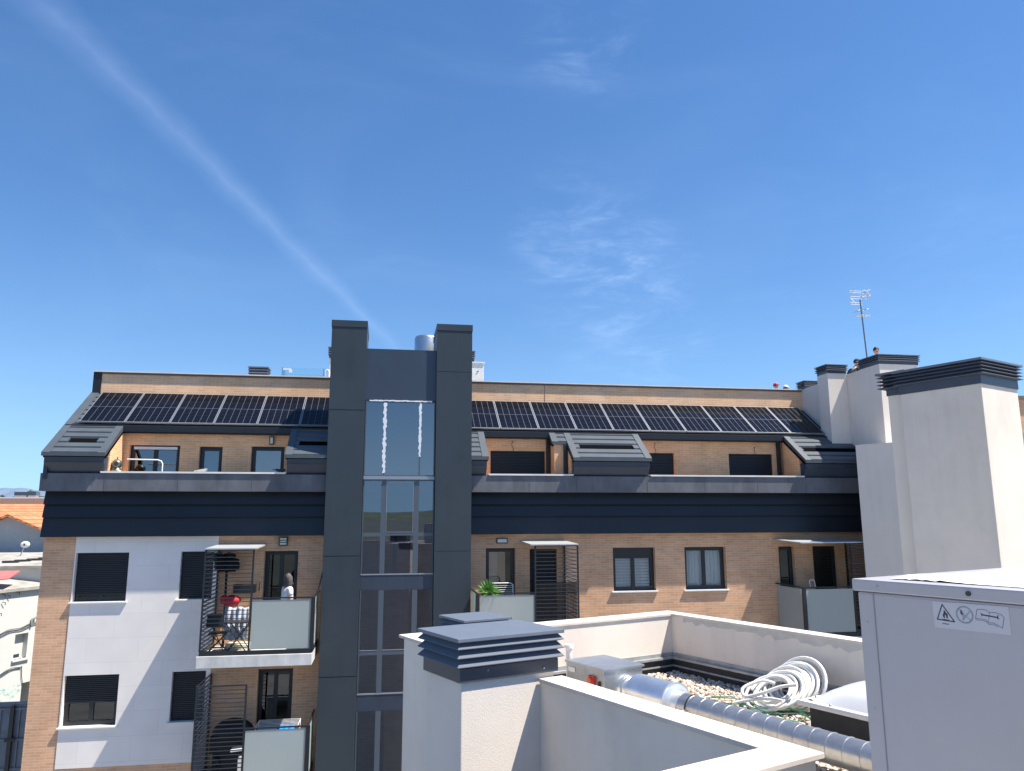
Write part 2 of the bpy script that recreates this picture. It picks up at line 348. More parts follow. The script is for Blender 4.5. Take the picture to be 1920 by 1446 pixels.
# --- main walls
W1 = (-7.62, -6.37, -2.03, -.83); W3 = (-7.62, -6.37, -4.97, -3.77); W2 = (-5.12, -4.32, -2.01, -.82); W4 = (-5.13, -4.33, -4.95, -3.76)
pm_ = MB(); wall_xz(pm_, 20.985, -7.65, -4.22, -5.90, -.3, [W1, W3, W2, W4], .2)
pm_.add([(-7.65, 20.985, -5.9), (-4.22, 20.985, -5.9), (-4.22, 21.05, -5.9), (-7.65, 21.05, -5.9)], [(0, 1, 2, 3)])
pm_.build('render_facade', PAN, bld, fix=False)
m = MB(); wall_xz(m, YW, -8.4, -7.65, GZ, -.3); wall_xz(m, YW, -7.65, -4.22, GZ, -5.9)
DL = (-3.06, -2.21, -3.12, -.83); DL2 = (-3.07, -2.21, -6.06, -3.77); D1 = (2.76, 3.58, -3.12, -.81)
W5 = (6.36, 7.60, -2.02, -.83); W6 = (8.48, 9.73, -2.02, -.83); D2 = (11.37, 11.87, -3.12, -.84); D3 = (12.45, 13.24, -3.12, -.84)
D1b = (3.98, 4.75, -3.12, -.84)
wall_xz(m, YW, -4.22, 15.2, GZ, -.3, [DL, DL2, D1, D1b, W5, W6, D2, D3], .2)
m.add([(-8.4, 21, GZ), (-8.4, 21, .9), (-8.4, 33, .9), (-8.4, 33, GZ)], [(0, 1, 2, 3)])
m.add([(-8.4, 33, GZ), (-8.4, 33, 3.9), (24, 33, 3.9), (24, 33, GZ)], [(0, 1, 2, 3)])
m.build('brick_wall', BR, bld, fix=False)
window(*W1, 20.985, .2, shutter=.87); window(*W3, 20.985, .2, shutter=.55, intm=INTD)
window(*W2, 20.985, .2, shutter=.985, sashes=1, fw_=.04); window(*W4, 20.985, .2, shutter=.985, sashes=1, fw_=.04)
window(*W5, YW, .2, curtain='blind', headbox=.20, intm=INT, glass=GLC); window(*W6, YW, .2, curtain='full', intm=INTD, glass=GLC)
window(*DL, YW, .2, sashes=2, sill=False, kind='balcony_door', room=3); window(*DL2, YW, .2, sashes=2, sill=False, kind='balcony_door', room=3)
window(*D1, YW, .2, sashes=1, sill=False, kind='balcony_door', curtain=(.42,), room=3)
window(*D1b, YW, .2, shutter=.985, sashes=1, sill=False, kind='balcony_door', room=1)
window(*D2, YW, .2, sashes=1, sill=False, kind='balcony_door', room=3); window(*D3, YW, .2, sashes=1, sill=False, kind='balcony_door', room=3)
# --- fascia boards and weathered parapet band
m = MB()
for zt, zb in ((.72, .37), (.37, .05), (.05, -.43)):
    m.yz(-8.42, 15.2, [(20.86, zt+.01), (20.78, zb+.012), (20.775, zb), (21.02, zb), (21.02, zt+.01)])
m.yz(-8.40, 15.2, [(20.86, -.41), (20.86, .95), (21.06, .95), (21.06, -.41)])
m.build('fascia', FAS, bld)
m = MB(); m.yz(-8.45, 15.2, [(20.53, .70), (20.53, 1.14), (20.72, 1.14), (20.72, .70)])
m.box(-8.45, 15.2, 20.72, 21.0, .70, .76)
for x in (-6.95, -5.2, -3.4, -2.56, 3.9, 5.22, 7.28, 9.0, 10.6, 12.1): m.box(x-.006, x+.006, 20.524, 20.53, .70, 1.14)
m.build('parapet_band', BAND, bld)
for a, b in ((-7.08, -2.56), (2.75, 5.15), (7.36, 12.08)):
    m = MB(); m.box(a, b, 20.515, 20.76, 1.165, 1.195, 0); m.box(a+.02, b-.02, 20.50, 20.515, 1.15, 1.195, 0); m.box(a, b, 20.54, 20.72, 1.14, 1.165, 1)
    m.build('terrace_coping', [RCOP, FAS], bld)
# terrace floors
m = MB(); m.box(-8.3, 14.2, 21.07, 22.0, -.12, -.02)
m.build('terrace_floor', mat('terrace_tiles', (.35, .30, .26), .8, var=.1), bld)
# --- recessed terrace walls
RY = 21.72
def roofz(y): return 1.62+.696*(y-20.36)
TL1 = (-6.80, -5.52, 0, 1.97); TL2 = (-5.02, -4.42, .3, 1.95); TL3 = (-3.66, -2.78, 0, 1.97)
TR1 = (2.98, 4.60, 0, 1.93); TR2 = (7.75, 8.57, 0, 1.92); TR3 = (10.32, 11.76, 0, 1.92)
m = MB(); wall_xz(m, RY, -8.2, -1.4, -.05, 2.5, [TL1, TL2, TL3], .16); m.build('terrace_wall', BR2, bld, fix=False); m = MB(); wall_xz(m, RY, 2.2, 14.2, -.05, 2.5, [TR1, TR2, TR3], .16)
def cheek(x0, x1, ya=20.74, y_b=None):
    y_b = y_b or RY
    m.yz(x0, x1, [(ya, 1.0), (21.06, 1.0), (21.06, -.02), (y_b, -.02), (y_b, roofz(y_b)-.06), (ya+.0, roofz(ya)-.06)])
m.build('terrace_wall', BR2, bld, fix=False)
m = MB(); cheek(-7.08, -6.95); m.build('cheek_wall', BR2, bld); m = MB(); cheek(-2.58, -2.45); m.build('cheek_wall', BR2, bld); m = MB()
for c_ in ((2.62, 2.73), (5.12, 5.25), (7.25, 7.36), (12.06, 12.2)): m = MB(); cheek(*c_); m.build('cheek_wall', BR2, bld)
m = MB(); m.box(4.74, 5.0, 21.12, 21.7, -.02, 2.08)
m.build('cheek_wall', BR2, bld, fix=False)
window(*TL1, RY, .16, sashes=2, sill=False, kind='terrace_door', glass=TGL2, room=2.5)
window(*TL2, RY, .16, sashes=1, sill=False, glass=TGL2, room=.12, intm=INT)
window(*TL3, RY, .16, sashes=1, sill=False, kind='terrace_door', glass=TGL, room=2.5)
for w in (TR1, TR2, TR3): window(*w, RY, .16, shutter=.99, sashes=2, sill=False, kind='terrace_door', room=.8)
m = MB(); m.box(-5.52-1.28+.1, -5.6, RY+.02, RY+.1, 1.86, 1.93); m.build('awning_box', WHITE, bld)
# drain posts beside cheeks
m = MB(); m.box(4.62, 4.74, 21.6, 21.71, -.02, 2.44); m.build('drainpipe', FRM, bld)
m = MB(); m.box(5.0, 5.1, 21.03, 21.12, -.02, 2.08); m.build('drainpipe', FRM, bld)
m = MB(); m.box(11.88, 11.98, 21.6, 21.71, -.02, 2.44); m.build('drainpipe', FRM, bld)
# --- roof slope
roof = MB(); roof.yz(-8.40, 14.2, [(21.58, roofz(21.58)-.03), (23.2, roofz(23.2)-.03), (23.2, roofz(23.2)-.2), (21.58, roofz(21.58)-.2)])
roof.yz(-8.38, 14.2, [(21.5, roofz(21.58)-.16), (21.5, roofz(21.58)+.0), (21.62, roofz(21.62)+.02), (21.62, roofz(21.58)-.16)])
roof_o = roof.build('sloped_roof', FAS, bld)
BY = .215
def boards(mb, x0, x1, ya, yb, hole=None):
    y = ya
    while y < yb-.02:
        y1 = min(y+BY, yb); segs = [(x0, x1)]
        if hole and hole[2]-.02 < y+.05 < hole[3]: segs = [(x0, hole[0]), (hole[1], x1)]
        for a, b in segs:
            mb.yz(a, b, [(y+.035, roofz(y+.035)+.030), (y1+.002, roofz(y1)+.012), (y1+.002, roofz(y1)-.03), (y+.035, roofz(y+.035)-.03)])
        y = y1
def piece(x0, x1, y0=20.36, y1=21.62, side0=True, side1=True, hole=None, front=True, tw=.17):
    m = MB()
    m.yz(x0, x1, [(y0+.02, roofz(y0)-.02), (y1, roofz(y1)-.034), (y1, roofz(y1)-.2), (y0+.1, roofz(y0)-.10)], 1)
    for s, a, b in ((side0, x0-.012, x0+tw), (side1, x1-tw, x1+.012)):
        if s: m.yz(a, b, [(y0-.01, roofz(y0-.01)+.04), (y1, roofz(y1)+.04), (y1, roofz(y1)-.11), (y0-.01, roofz(y0)-.06)], 0)
    boards(m, x0+(tw+.002 if side0 else 0), x1-(tw+.002 if side1 else 0), y0, y1, hole)
    m.box(x0, x1, y0-.015, y0+.09, roofz(y0)-.06, roofz(y0)+.02, 0)
    p = m.build('roof_dormer', [SLAT, DARK], bld)
    if front:
        f = MB(); zt = roofz(y0)-.055
        f.yz(x0+.03, x1-.03, [(y0+.075, zt), (y0+.085, zt-.16), (20.60, 1.143), (21.0, 1.143), (21.0, zt)])
        f.box(x0+.03, x1-.03, y0+.07, y0+.08, zt-.16, zt-.152)
        f.build('front_panel', CLAD2, p)
    return p
piece(-8.40, -6.95, hole=(-8.02, -7.33, 20.78, 20.99)); piece(-2.58, -1.40, side1=False, hole=(-2.3, -1.4, 20.78, 20.99))
piece(2.2, 2.74, side0=False, hole=None); piece(5.12, 7.36, hole=(5.42, 7.02, 20.78, 20.99)); piece(12.06, 14.2, side1=False, hole=(12.3, 14.1, 20.78, 20.99))
piece(4.68, 5.12, y0=21.09, y1=21.62, side1=False, front=False)
m = MB(); boards(m, -8.20, 13.6, 21.62, 23.14); m.yz(-8.415, -8.2, [(21.6, roofz(21.6)+.04), (23.15, roofz(23.15)+.04), (23.15, roofz(23.15)-.3), (21.6, roofz(21.6)-.2)])
m.build('roof_boards', SLAT, bld)
# left gable end of the roof
m = MB(); m.yz(-8.39, -8.3, [(20.5, 1.0), (20.5, 1.55), (23.2, roofz(23.2)-.1), (33, 3.5), (33, .9), (21, .9)]); m.build('gable_end', CLAD, bld)
# ridge parapet
m = MB(); m.box(-8.16, 13.72, 23.15, 23.4, 3.3, 4.15); m.build('ridge_parapet', brickmat('ridge_brick', (.86, .53, .31), (.76, .45, .26), (.86, .64, .44)), bld)
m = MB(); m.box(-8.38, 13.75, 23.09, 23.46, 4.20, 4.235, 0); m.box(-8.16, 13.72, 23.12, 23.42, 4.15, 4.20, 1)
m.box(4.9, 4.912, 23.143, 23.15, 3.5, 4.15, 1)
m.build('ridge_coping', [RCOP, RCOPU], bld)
MB().yz(-8.385, -8.16, [(23.13, 3.55), (23.13, 4.20), (23.45, 4.20), (23.45, 3.55)]).build('corner_flashing', FAS, bld)
MB().box(-8.3, 24, 23.4, 33, 3.6, 3.9).build('flat_roof', mat('roof_gravel_grey', (.4, .38, .35), .9, var=.2), bld)
# --- stair tower
YT, YG = 20.32, 20.45
tw = MB()
for x0, x1 in ((-1.525, -.59), (1.305, 2.275)):
    tw.box(x0, x1, YT, 21.9, GZ, 5.10)
    tw.box(x0-.012, x1+.012, YT-.012, 21.92, 5.105, 5.29)
    tw.box(x0+.02, x1-.02, YT+.01, 21.8, 5.10, 5.106)
tower = tw.build('stair_tower', CLAD, bld, bevel=.006)
for zz in (2.84, -.95, -3.9): MB().box(-1.525, -.59, YT-.0015, YT, zz, zz+.012).build('panel_seam', DARK, tower)
for zz in (3.95, -.85): MB().box(1.305, 2.275, YT-.0015, YT, zz, zz+.006).build('panel_seam', DARK, tower)
MB().box(2.276, 2.29, 21.7, 21.93, -3, 3.35).build('edge_strip', ALU, tower)
for z0, z1 in ((3.14, 4.55), (-1.815, -1.44), (-4.755, -4.37), (-7.7, -7.31)):
    sp_ = MB().box(-.59, 1.305, YG-.03, YG+.1, z0, z1)
    if z0 > 3: sp_.box(-.588, 1.303, YG+.1, 21.9, 4.43, 4.535)
    sp_.build('spandrel', CLAD2, tower)
fr = MB(); A0, A1 = -.575, 1.29
def bar(x0, x1, z0, z1, d=.03, mi=0): fr.box(x0, x1, YG-d, YG+.02, z0, z1, mi)
bar(A0, A1, 3.085, 3.12); bar(A0, A1, 1.105, 1.135)
bar(A0, A1, 1.02, 1.105, .06, 1); bar(A0, A1, .985, 1.02)
for x in (A0, A1-.03): bar(x, x+.03, 1.135, 3.085); bar(x, x+.03, -1.43, .985)
bar(-.075, -.035, 1.135, 3.085); bar(.865, .905, 1.135, 3.085)
for x0, x1 in ((-.1, .03), (.755, .89)):
    bar(x0, x1, -1.43, .985); bar(x0, x1, -4.36, -1.82); bar(x0, x1, -7.3, -4.76)
bar(-.545, -.1, -.46, -.37); bar(.89, 1.26, -.46, -.37); bar(.03, .755, -.44, -.36)
bar(A0, A1, -1.44, -1.41, .04, 1); bar(A0, A1, -4.37, -4.34, .04, 1)
for x in (A0, A1-.03): bar(x, x+.03, -4.34, -1.82); bar(x, x+.03, -7.3, -4.76)
bar(-.545, -.1, -3.42, -3.31); bar(.03, .755, -3.42, -3.31); bar(.89, 1.26, -3.42, -3.31)
for a, b, c, d in ((.04, .745, .93, .94), (.04, .745, -.355, -.345), (.04, .05, -.35, .94), (.735, .745, -.35, .94), (-.545, -.1, -3.31, -3.3), (.03, .755, -3.31, -3.3)): bar(a, b, c, d, .036, 1)
fr.build('curtain_wall_frame', [mat('mullion', (.075, .095, .12), .4), ALU], tower)
g = MB()
g.add([(A0, YG-.005, 1.12), (A1, YG-.005, 1.12), (A1, YG-.005, 3.1), (A0, YG-.005, 3.1)], [(0, 1, 2, 3)], 0)
for z0, z1 in ((-1.42, 1.0), (-4.36, -1.82), (-7.3, -4.76)): g.add([(A0, YG-.005, z0), (A1, YG-.005, z0), (A1, YG-.005, z1), (A0, YG-.005, z1)], [(0, 1, 2, 3)], 1)
g.build('glazing', [TGL, TGL2], tower, fix=False)
random.seed(5)
tp = MB()
for cx, zb, wv in ((-.055, 1.15, .045), (.885, 1.62, .035)):
    z = 3.07; vs = []; 
    while z > zb:
        w_ = wv*random.uniform(.55, 1.2)*(1 if z > zb+.2 else .7); dx = random.uniform(-.012, .012)
        vs.append(((cx+dx-w_), z)); vs.append(((cx+dx+w_), z)); z -= random.uniform(.03, .07)
    n = len(vs)//2
    tp.add([(x, YG-.034, z) for x, z in vs]+[(x, YG-.038, z) for x, z in vs], [(2*i+2*n, 2*i+1+2*n, 2*i+3+2*n, 2*i+2+2*n) for i in range(n-1)]+[(2*i, 2*i+2, 2*i+2+2*n, 2*i+2*n) for i in range(n-1)]+[(2*i+1, 2*i+3, 2*i+3+2*n, 2*i+1+2*n) for i in range(n-1)])
vs = []; x = A0+.1
while x < 1.2: vs.append((x, 3.115+random.uniform(-.012, .006))); vs.append((x, 3.14+random.uniform(-.005, .012))); x += random.uniform(.03, .09)
n = len(vs)//2; tp.add([(x, YG-.036, z) for x, z in vs], [(2*i, 2*i+2, 2*i+3, 2*i+1) for i in range(n-1)])
tp.build('torn_tape', mat('tape_white', (.72, .74, .78), .6), tower, fix=False)
m = MB()  # stairwell inside
m.box(-.585, 1.3, 23.0, 23.1, GZ, 4.4, 0); m.box(-.6, -.585, YG+.12, 23, GZ, 4.4, 0); m.box(1.29, 1.3, YG+.12, 23, GZ, 4.4, 0)
for z in (4.4, -1.55, -4.5, -7.4): m.box(-.58, 1.28, YG+.13, 23, z-.22, z, 0)
m.box(-.58, 1.28, 21.9, 23, 1.05-.2, 1.05, 0)
m.box(.45, 1.05, 22.8, 22.95, 1.05, 2.6, 1)
m.box(.25, .35, YG+.5, YG+1.9, -1.5, .2, 0)
for k in range(9):
    z = -1.5+k*.165; m.box(.4, 1.25, 21.2+k*.19, 21.39+k*.19, z-.1, z+.06, 1)
    m.box(-.5, .3, 21.2+k*.19, 21.39+k*.19, z-.1-2.9, z+.06-2.9, 1)
m.build('stairwell', [mat('stair_wall', (.22, .26, .32), .8), mat('stair_dark', (.05, .06, .08), .7)], tower)
tag(MB().tube([(1.12, 22.4, 3.9), (1.12, 22.4, 5.34), (1.12, 22.4, 5.40), (1.12, 22.4, 5.42)], [.36, .36, .33, .15], 28).build('vent_drum', mat('drum_metal', (.55, .58, .60), .3, .9, var=.15, vscale=3)), 'round galvanised vent drum between the two tower columns', 'vent')

# --- wall lamps
def lamp(x0, x1, z0, z1, y, slats=True, label=None):
    m = MB(); m.box(x0, x1, y-.07, y, z0, z1); l = m.build('wall_lamp', FRM, bld)
    if label: l['label'] = label
    d = MB(); d.box(x0+.025, x1-.025, y-.085, y-.07, z0+.025, z1-.025); d.build('lamp_shade', mat('lamp_diffuser', (.62, .66, .58), .4), l)
    if slats:
        s = MB(); h = (z1-z0-.05)/3
        for k in (1, 2): s.box(x0+.015, x1-.015, y-.095, y-.072, z0+.025+k*h-.01, z0+.025+k*h+.01)
        s.box(x0, x0+.02, y-.095, y-.07, z0, z1); s.box(x1-.02, x1, y-.095, y-.07, z0, z1); s.build('lamp_grille', FRM, l)
lamp(-2.71, -2.49, -.69, -.47, YW); lamp(3.05, 3.35, -.68, -.54, YW, False); lamp(-3.19, -3.07, 2.02, 2.24, RY, False)
# loose wires above the terrace doors
for x, z in ((3.62, 2.2), (7.95, 2.2), (11.15, 2.12)):
    MB().tube([(x, RY, z), (x+.01, RY-.06, z+.0), (x-.03, RY-.07, z-.1), (x+.02, RY-.06, z-.2), (x+.03, RY-.05, z-.3)], .008, 5).build('loose_wire', [BLKM], bld)

# --- balconies
def louvre(mb, p0, ax, ln, z0, z1, depth_v, step=.095, bt=.012):
    z = z0+step*.5
    while z < z1-.02:
        mb.ob(Vector((p0[0], p0[1], z))-depth_v*.5, ax*ln, depth_v, Z*.014); z += step
def balcony(x0, x1, zf, yf, mirror=False, canopy=None, zscreen=None, xs=None, label=None, ytop=None, tall=None):
    """x0 = screen side unless mirror; zf floor; screen from xs outwards"""
    m = MB(); m.box(x0-.06, x1+.02, yf-.05, YW, zf-.27, zf, 0)
    b = m.build('balcony', CONC, bld, bevel=.01)
    if label: b['label'] = label
    zr = zf+1.3
    sc0, sc1 = (x0, xs) if not mirror else (xs, x1)      # screen range
    gl0, gl1 = (xs, x1) if not mirror else (x0, xs)
    side_s = x0 if not mirror else x1; side_g = x1 if not mirror else x0
    zt = zscreen
    s = MB()
    s.box(x0, x1, yf-.02, yf+.03, zf+.0, zf+.10)                  # base rail
    s.box(side_s-.02, side_s+.02, yf+.03, YW, zf, zf+.10); s.box(side_g-.02, side_g+.02, yf+.03, YW, zf, zf+.10)
    for x in (sc0, sc1): s.box(x-.02, x+.02, yf-.018, yf+.022, zf+.1, zt)
    s.box(sc0+.02, sc1-.02, yf-.018, yf+.022, zt-.03, zt)
    s.box(side_s-.02, side_s+.02, YW-.05, YW, zf+.1, zt)
    s.box(side_s-.018, side_s+.018, yf+.022, YW-.05, zt-.03, zt)
    s.box(side_g-.045, side_g+.045, yf-.02, yf+.05, zf+.1, zr)   # corner post
    s.box(gl0 if not mirror else side_g, gl1 if not mirror else gl1, yf-.015, yf+.025, zr-.02, zr+.012)
    s.box(side_g-.02, side_g+.02, yf, YW, zr-.02, zr+.012)
    s.build('railing_frame', FRM, b)
    l = MB(); louvre(l, (sc0+.02, yf, 0), XV, sc1-sc0-.04, zf+.12, zt-.03, YV*.04)
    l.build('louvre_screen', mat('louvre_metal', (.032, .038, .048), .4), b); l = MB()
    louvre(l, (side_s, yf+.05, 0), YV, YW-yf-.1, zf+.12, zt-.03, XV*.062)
    l.build('louvre_screen', mat('louvre_metal_sunlit', (.11, .125, .145), .35), b)  # same slats in a lighter colour that imitates sun on them
    g = MB(); a, c = gl0+.03, gl1-.06
    if mirror: a, c = gl0+.06, gl1-.03
    g.box(a, c, yf-.002, yf+.01, zf+.12, zr-.05); g.build('glass_panel', FRO, b)
    g = MB(); g.box(side_g-.006, side_g+.006, yf+.07, YW-.08, zf+.12, zr-.05); g.build('glass_panel', FRO, b)
    if canopy:
        m = MB(); m.prism([(canopy[0], YW, zt+.045), (canopy[1], YW, zt+.045), (canopy[1], yf-.04, zt+.0), (canopy[0], yf-.04, zt+.0)], Z*.03)
        m.build('canopy', mat('canopy_panel', (.42, .44, .45), .35, var=.08, spec=.6), b)
    return b
balcony(-4.20, -1.65, -3.17, 19.5, canopy=(-4.22, -3.02), zscreen=-.72, xs=-3.10)
balcony(-4.20, -1.65, -3.17-2.94, 19.5, zscreen=-3.83, xs=-3.10)
BRs = balcony(2.36, 4.96, -3.17, 19.5, mirror=True, canopy=(3.72, 4.98), zscreen=-.69, xs=3.84)
balcony(11.23, 13.5, -3.17, 19.5, mirror=True, canopy=(11.2, 13.5), zscreen=-.70, xs=12.70)
m = MB()
for i in range(52):
    x = 3.88+i*.0205; m.box(x, x+.015, 19.545+.004*(i % 2), 19.553+.004*(i % 2), -3.05, -1.62+random.uniform(-.012, .012))
for z in (-2.9, -2.4, -1.9): m.box(3.87, 4.94, 19.56, 19.565, z, z+.02)
tag(m.build('reed_mat', mat('reed_brown', (.07, .055, .046), .9, var=.3, vscale=9)), 'brown reed mat tied inside the louvred screen of the balcony with the green plant', 'reed mat')

# ------------------------------------------------------------------ solar panels
def make_panel():
    L = 1.79; Wd = 1.13; c, s_ = math.cos(math.atan(.696)), math.sin(math.atan(.696)); U = Vector((0, c, s_)); Nn = Vector((0, -s_, c))
    o = bpy.data.objects.new('solar_panel', None); C.objects.link(o); o.location = (0, 0, 0); o.empty_display_size = .2
    def bx(mb, x0, x1, u0, u1, n0, n1, mi=0): mb.ob(XV*x0+U*u0+Nn*n0, XV*(x1-x0), U*(u1-u0), Nn*(n1-n0), mi)
    m = MB(); t = .020
    bx(m, 0.008, Wd-.008, 0, t, -.04, .006); bx(m, .008, Wd-.008, L-t, L, -.04, .006); bx(m, .008, .008+t, t, L-t, -.04, .006); bx(m, Wd-.008-t, Wd-.008, t, L-t, -.04, .006)
    m.build('frame', ALU, o)
    m = MB(); bx(m, .008+t, Wd-.008-t, t, L-t, -.02, 0, 0)
    w = Wd-.016-2*t
    for k in range(1, 6): x = .008+t+w*k/6; bx(m, x-.0045, x+.0045, t, L-t, 0, .001, 1)
    bx(m, .008+t, Wd-.008-t, L/2-.007, L/2+.007, .0, .0015, 1)
    for k in range(1, 20):
        u = t+(L-2*t)*k/20
        if k != 10: bx(m, .008+t, Wd-.008-t, u-.003, u+.003, 0, .0006, 2)
    m.build('solar_cells', [SOLB, SOLL, SOLD], o)
    m = MB()
    for u in (.3, L-.3): bx(m, 0, Wd, u, u+.04, -.09, -.04)
    for x in (.2, .9):
        for u in (.3, L-.3): bx(m, x, x+.03, u, u+.04, -.14, -.09)
    m.build('mounting_rail', GALVB, o)
    return o
sp0 = make_panel(); names = ['first', 'second', 'third', 'fourth', 'fifth', 'sixth', 'seventh', 'eighth', 'ninth', 'tenth']
for i in range(6):
    o = sp0 if i == 0 else copy_tree(sp0)
    o.location = (-8.06+1.1345*i, 21.53, roofz(21.53)+.13)
    tag(o, ('black solar panel at the far left end of the roof, first of the left row' if i == 0 else
        'sixth black solar panel of the left row, half hidden by the stair tower' if i == 5 else
        '%s black solar panel from the left roof end, in the row left of the tower' % names[i]), 'solar panel', 'solar panels on the sloped roof')
for i in range(10):
    o = copy_tree(sp0); o.location = (2.115+1.1345*i, 21.53, roofz(21.53)+.13)
    tag(o, ('black solar panel touching the right side of the stair tower' if i == 0 else
        'last black solar panel at the right roof end, half in shadow beside the white wall' if i == 9 else
        '%s black solar panel counted rightwards from the stair tower' % names[i]), 'solar panel', 'solar panels on the sloped roof')

# ------------------------------------------------------------------ louvred cowls and chimneys
def cowl(parent, o, ux, uy, w, d, H, n, ov=.05, collar=.3, plate=.09, name='cowl', top=None):
    """o = lower corner of collar; ux,uy unit axes; w,d sizes; H total height"""
    m = MB(); o = Vector(o); hc = H*collar; hp = H*plate; hl = (H-hc-hp)/n
    def rect(e, z): return [o+ux*(-e)+uy*(-e)+Z*z, o+ux*(w+e)+uy*(-e)+Z*z, o+ux*(w+e)+uy*(d+e)+Z*z, o+ux*(-e)+uy*(d+e)+Z*z]
    def ring(a, b):
        return a+b, [(i, (i+1) % 4, 4+(i+1) % 4, 4+i) for i in range(4)]
    m.ob(o, ux*w, uy*d, Z*hc)
    m.ob(o+ux*.03+uy*.03+Z*hc, ux*(w-.06), uy*(d-.06), Z*(H-hc-hp), 1)
    for k in range(n):
        z = hc+hl*k; tip = z+hl*.30
        a = rect(-.004, z+hl*1.02); b = rect(ov, tip); c_ = rect(ov, tip-.004); e = rect(-.004, z+hl*.04)
        for p, q in ((a, b), (b, c_), (c_, e)):
            vs, fs = ring(p, q); m.add(vs, fs, 2)
    c = m.build(name, [CAPM, DARK, mat('louvre_paint_sunlit', (.10, .12, .155), .6, spec=.2)], parent)  # louvre rings get a brighter colour so they look sunlit
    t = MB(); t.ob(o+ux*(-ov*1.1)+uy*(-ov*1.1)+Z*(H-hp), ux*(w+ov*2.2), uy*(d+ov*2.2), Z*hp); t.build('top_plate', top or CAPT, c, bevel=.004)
    return c
def chimney(name, o, ux, uy, w, d, z0, z1, H, n, label, mt, inset=.012, ov=.05, group=None, cat='chimney', top=None, collar=.3, body=None):
    base = Vector((o[0], o[1], z0)); t = thing(name, base, label, cat, group)
    m = MB(); m.ob(base+ux*inset+uy*inset, ux*(w-2*inset), uy*(d-2*inset), Z*(z1-z0))
    m.build('shaft', mt, t, bevel=.008)
    cowl(t, Vector((o[0], o[1], z1-.004)), ux, uy, w, d, H, n, ov, collar, top=top)
    return t
ch1 = chimney('chimney', P(4.388, 2.348, 0), AV, BV, .53, .75, GZ, -1.012, .272, 3, 'nearest cream chimney with black louvred cowl rising from the low parapet', STU, ov=.031, inset=.02, group='chimneys with louvred cowls', collar=.31)
# fixing screws
m = MB()
for b, z in ((2.55, -.955), (2.98, -.985)): m.ball(P(4.386, b, z), .008, .008, .008, 8, 6)
m.build('screw', ALU, ch1)
chimney('chimney', P(6.92, 3.76, 0), AV, BV, .50, .50, GZ, -1.27, .27, 3, 'small black cowl seen just behind the nearest cream chimney, in front of the tower', STU2, ov=.03, group='chimneys with louvred cowls')
chimney('chimney', P(5.08, 10.50, 0), AV, BV, 1.14, .99, GZ, 1.75, .34, 4, 'largest white chimney at right edge with wide black louvred cowl', STU2, ov=.055, group='chimneys with louvred cowls', collar=.36)
chimney('chimney', P(6.225, 10.62, 0), AV, BV, .26, .7, GZ, 1.775, .34, 4, 'narrow chimney squeezed against the largest white chimney', mat('render_warm_bounce', (.80, .72, .62), .88, drip=.06, var=.05, vscale=.6, spec=.2), ov=.09, group='chimneys with louvred cowls', collar=.28)  # warm tone puts reflected light into the render colour
FAR = 'chimneys with louvred cowls'
chimney('chimney', (14.15, 19.62, 0), XV, YV, 1.28, .95, 1.5, 4.42, .29, 3, 'tall white chimney block below the antenna', STU3, inset=0, ov=.05, group=FAR)
chimney('chimney', (13.5, 21.23, 0), XV, YV, .649, .57, 1.2, 4.43, .28, 3, 'slim white chimney on the dark roof end, lit by a triangle of sun', STU3, inset=0, ov=.05, group=FAR)
chimney('chimney', (13.72, 22.9, 0), XV, YV, .5, .45, 3.0, 4.22, .28, 3, 'low black cowl on the white wall where the brick ridge ends', STU3, ov=.05, group=FAR)
pw = thing('party_wall', (14, 21, GZ), 'smooth white party wall stepping down beside the right end of the roof', 'wall')
m = MB(); m.box(14.15, 15.42, 20.57, 21.75, 1.5, 4.40); m.box(13.72, 14.6, 21.8, 23.6, 2.4, 4.235); m.build('upper_wall', STU3, pw)
D = Vector((.545, -.84, 0)).normalized(); D2v = Vector((.84, .545, 0)).normalized()
m = MB(); m.prism([Vector(p) for p in ((12.98, 19.32, GZ), (14.62, 21.6, GZ), (16, 21.6, GZ), (16.5, 13.9, GZ))], Z*(1.98-GZ)); m.build('lower_wall', STU3, pw)
m = MB(); m.ob(Vector((12.98, 19.32, 1.98))-D2v*.01-D*.01, D*6.4, D2v*.2, Z*.012); m.build('wall_coping', RCOP, pw)

# other things on the flat roof behind the ridge
def roofcowl(x, y, z0, w, d, H, lab): 
    t = thing('roof_vent', (x, y, 3.9), lab, 'vent', 'black louvred vents on the flat roof')
    MB().box(x+.02, x+w-.02, y+.02, y+d-.02, 3.9, z0).build('base', STU3, t); cowl(t, (x, y, z0), XV, YV, w, d, H, 3, .04); return t
roofcowl(-4.42, 25.0, 4.36, .56, .5, .49, 'black louvred vent on the ridge left of the tower, beside the clear box')
roofcowl(-1.85, 24.0, 5.0, .5, .5, .36, 'black louvred vent peeking out left of the tower top')
roofcowl(2.25, 24.0, 5.02, .5, .5, .36, 'black louvred vent peeking out right of the tower, above the white box')
t = thing('roof_hatch', (2.6, 24, 3.9), 'white box hatch behind the ridge on the right side of the tower', 'hatch')
MB().box(2.25, 3.07, 24.0, 24.8, 3.9, 4.98).build('body', WHITE, t, bevel=.01); MB().box(2.22, 3.10, 23.97, 24.83, 4.98, 5.02).build('lid', WHITE, t)
MB().box(2.85, 2.9, 23.98, 24.0, 4.7, 4.72).build('handle', FRM, t)
t = thing('glass_guard', (-2.6, 24, 3.9), 'clear glass guard box behind the ridge left of the tower', 'guard')
m = MB(); m.box(-3.27, -2.0, 24.0, 24.012, 3.9, 4.66); m.box(-3.27, -3.258, 24, 25, 3.9, 4.66); m.box(-2.012, -2.0, 24, 25, 3.9, 4.66); m.box(-3.27, -2, 25, 25.012, 3.9, 4.66)
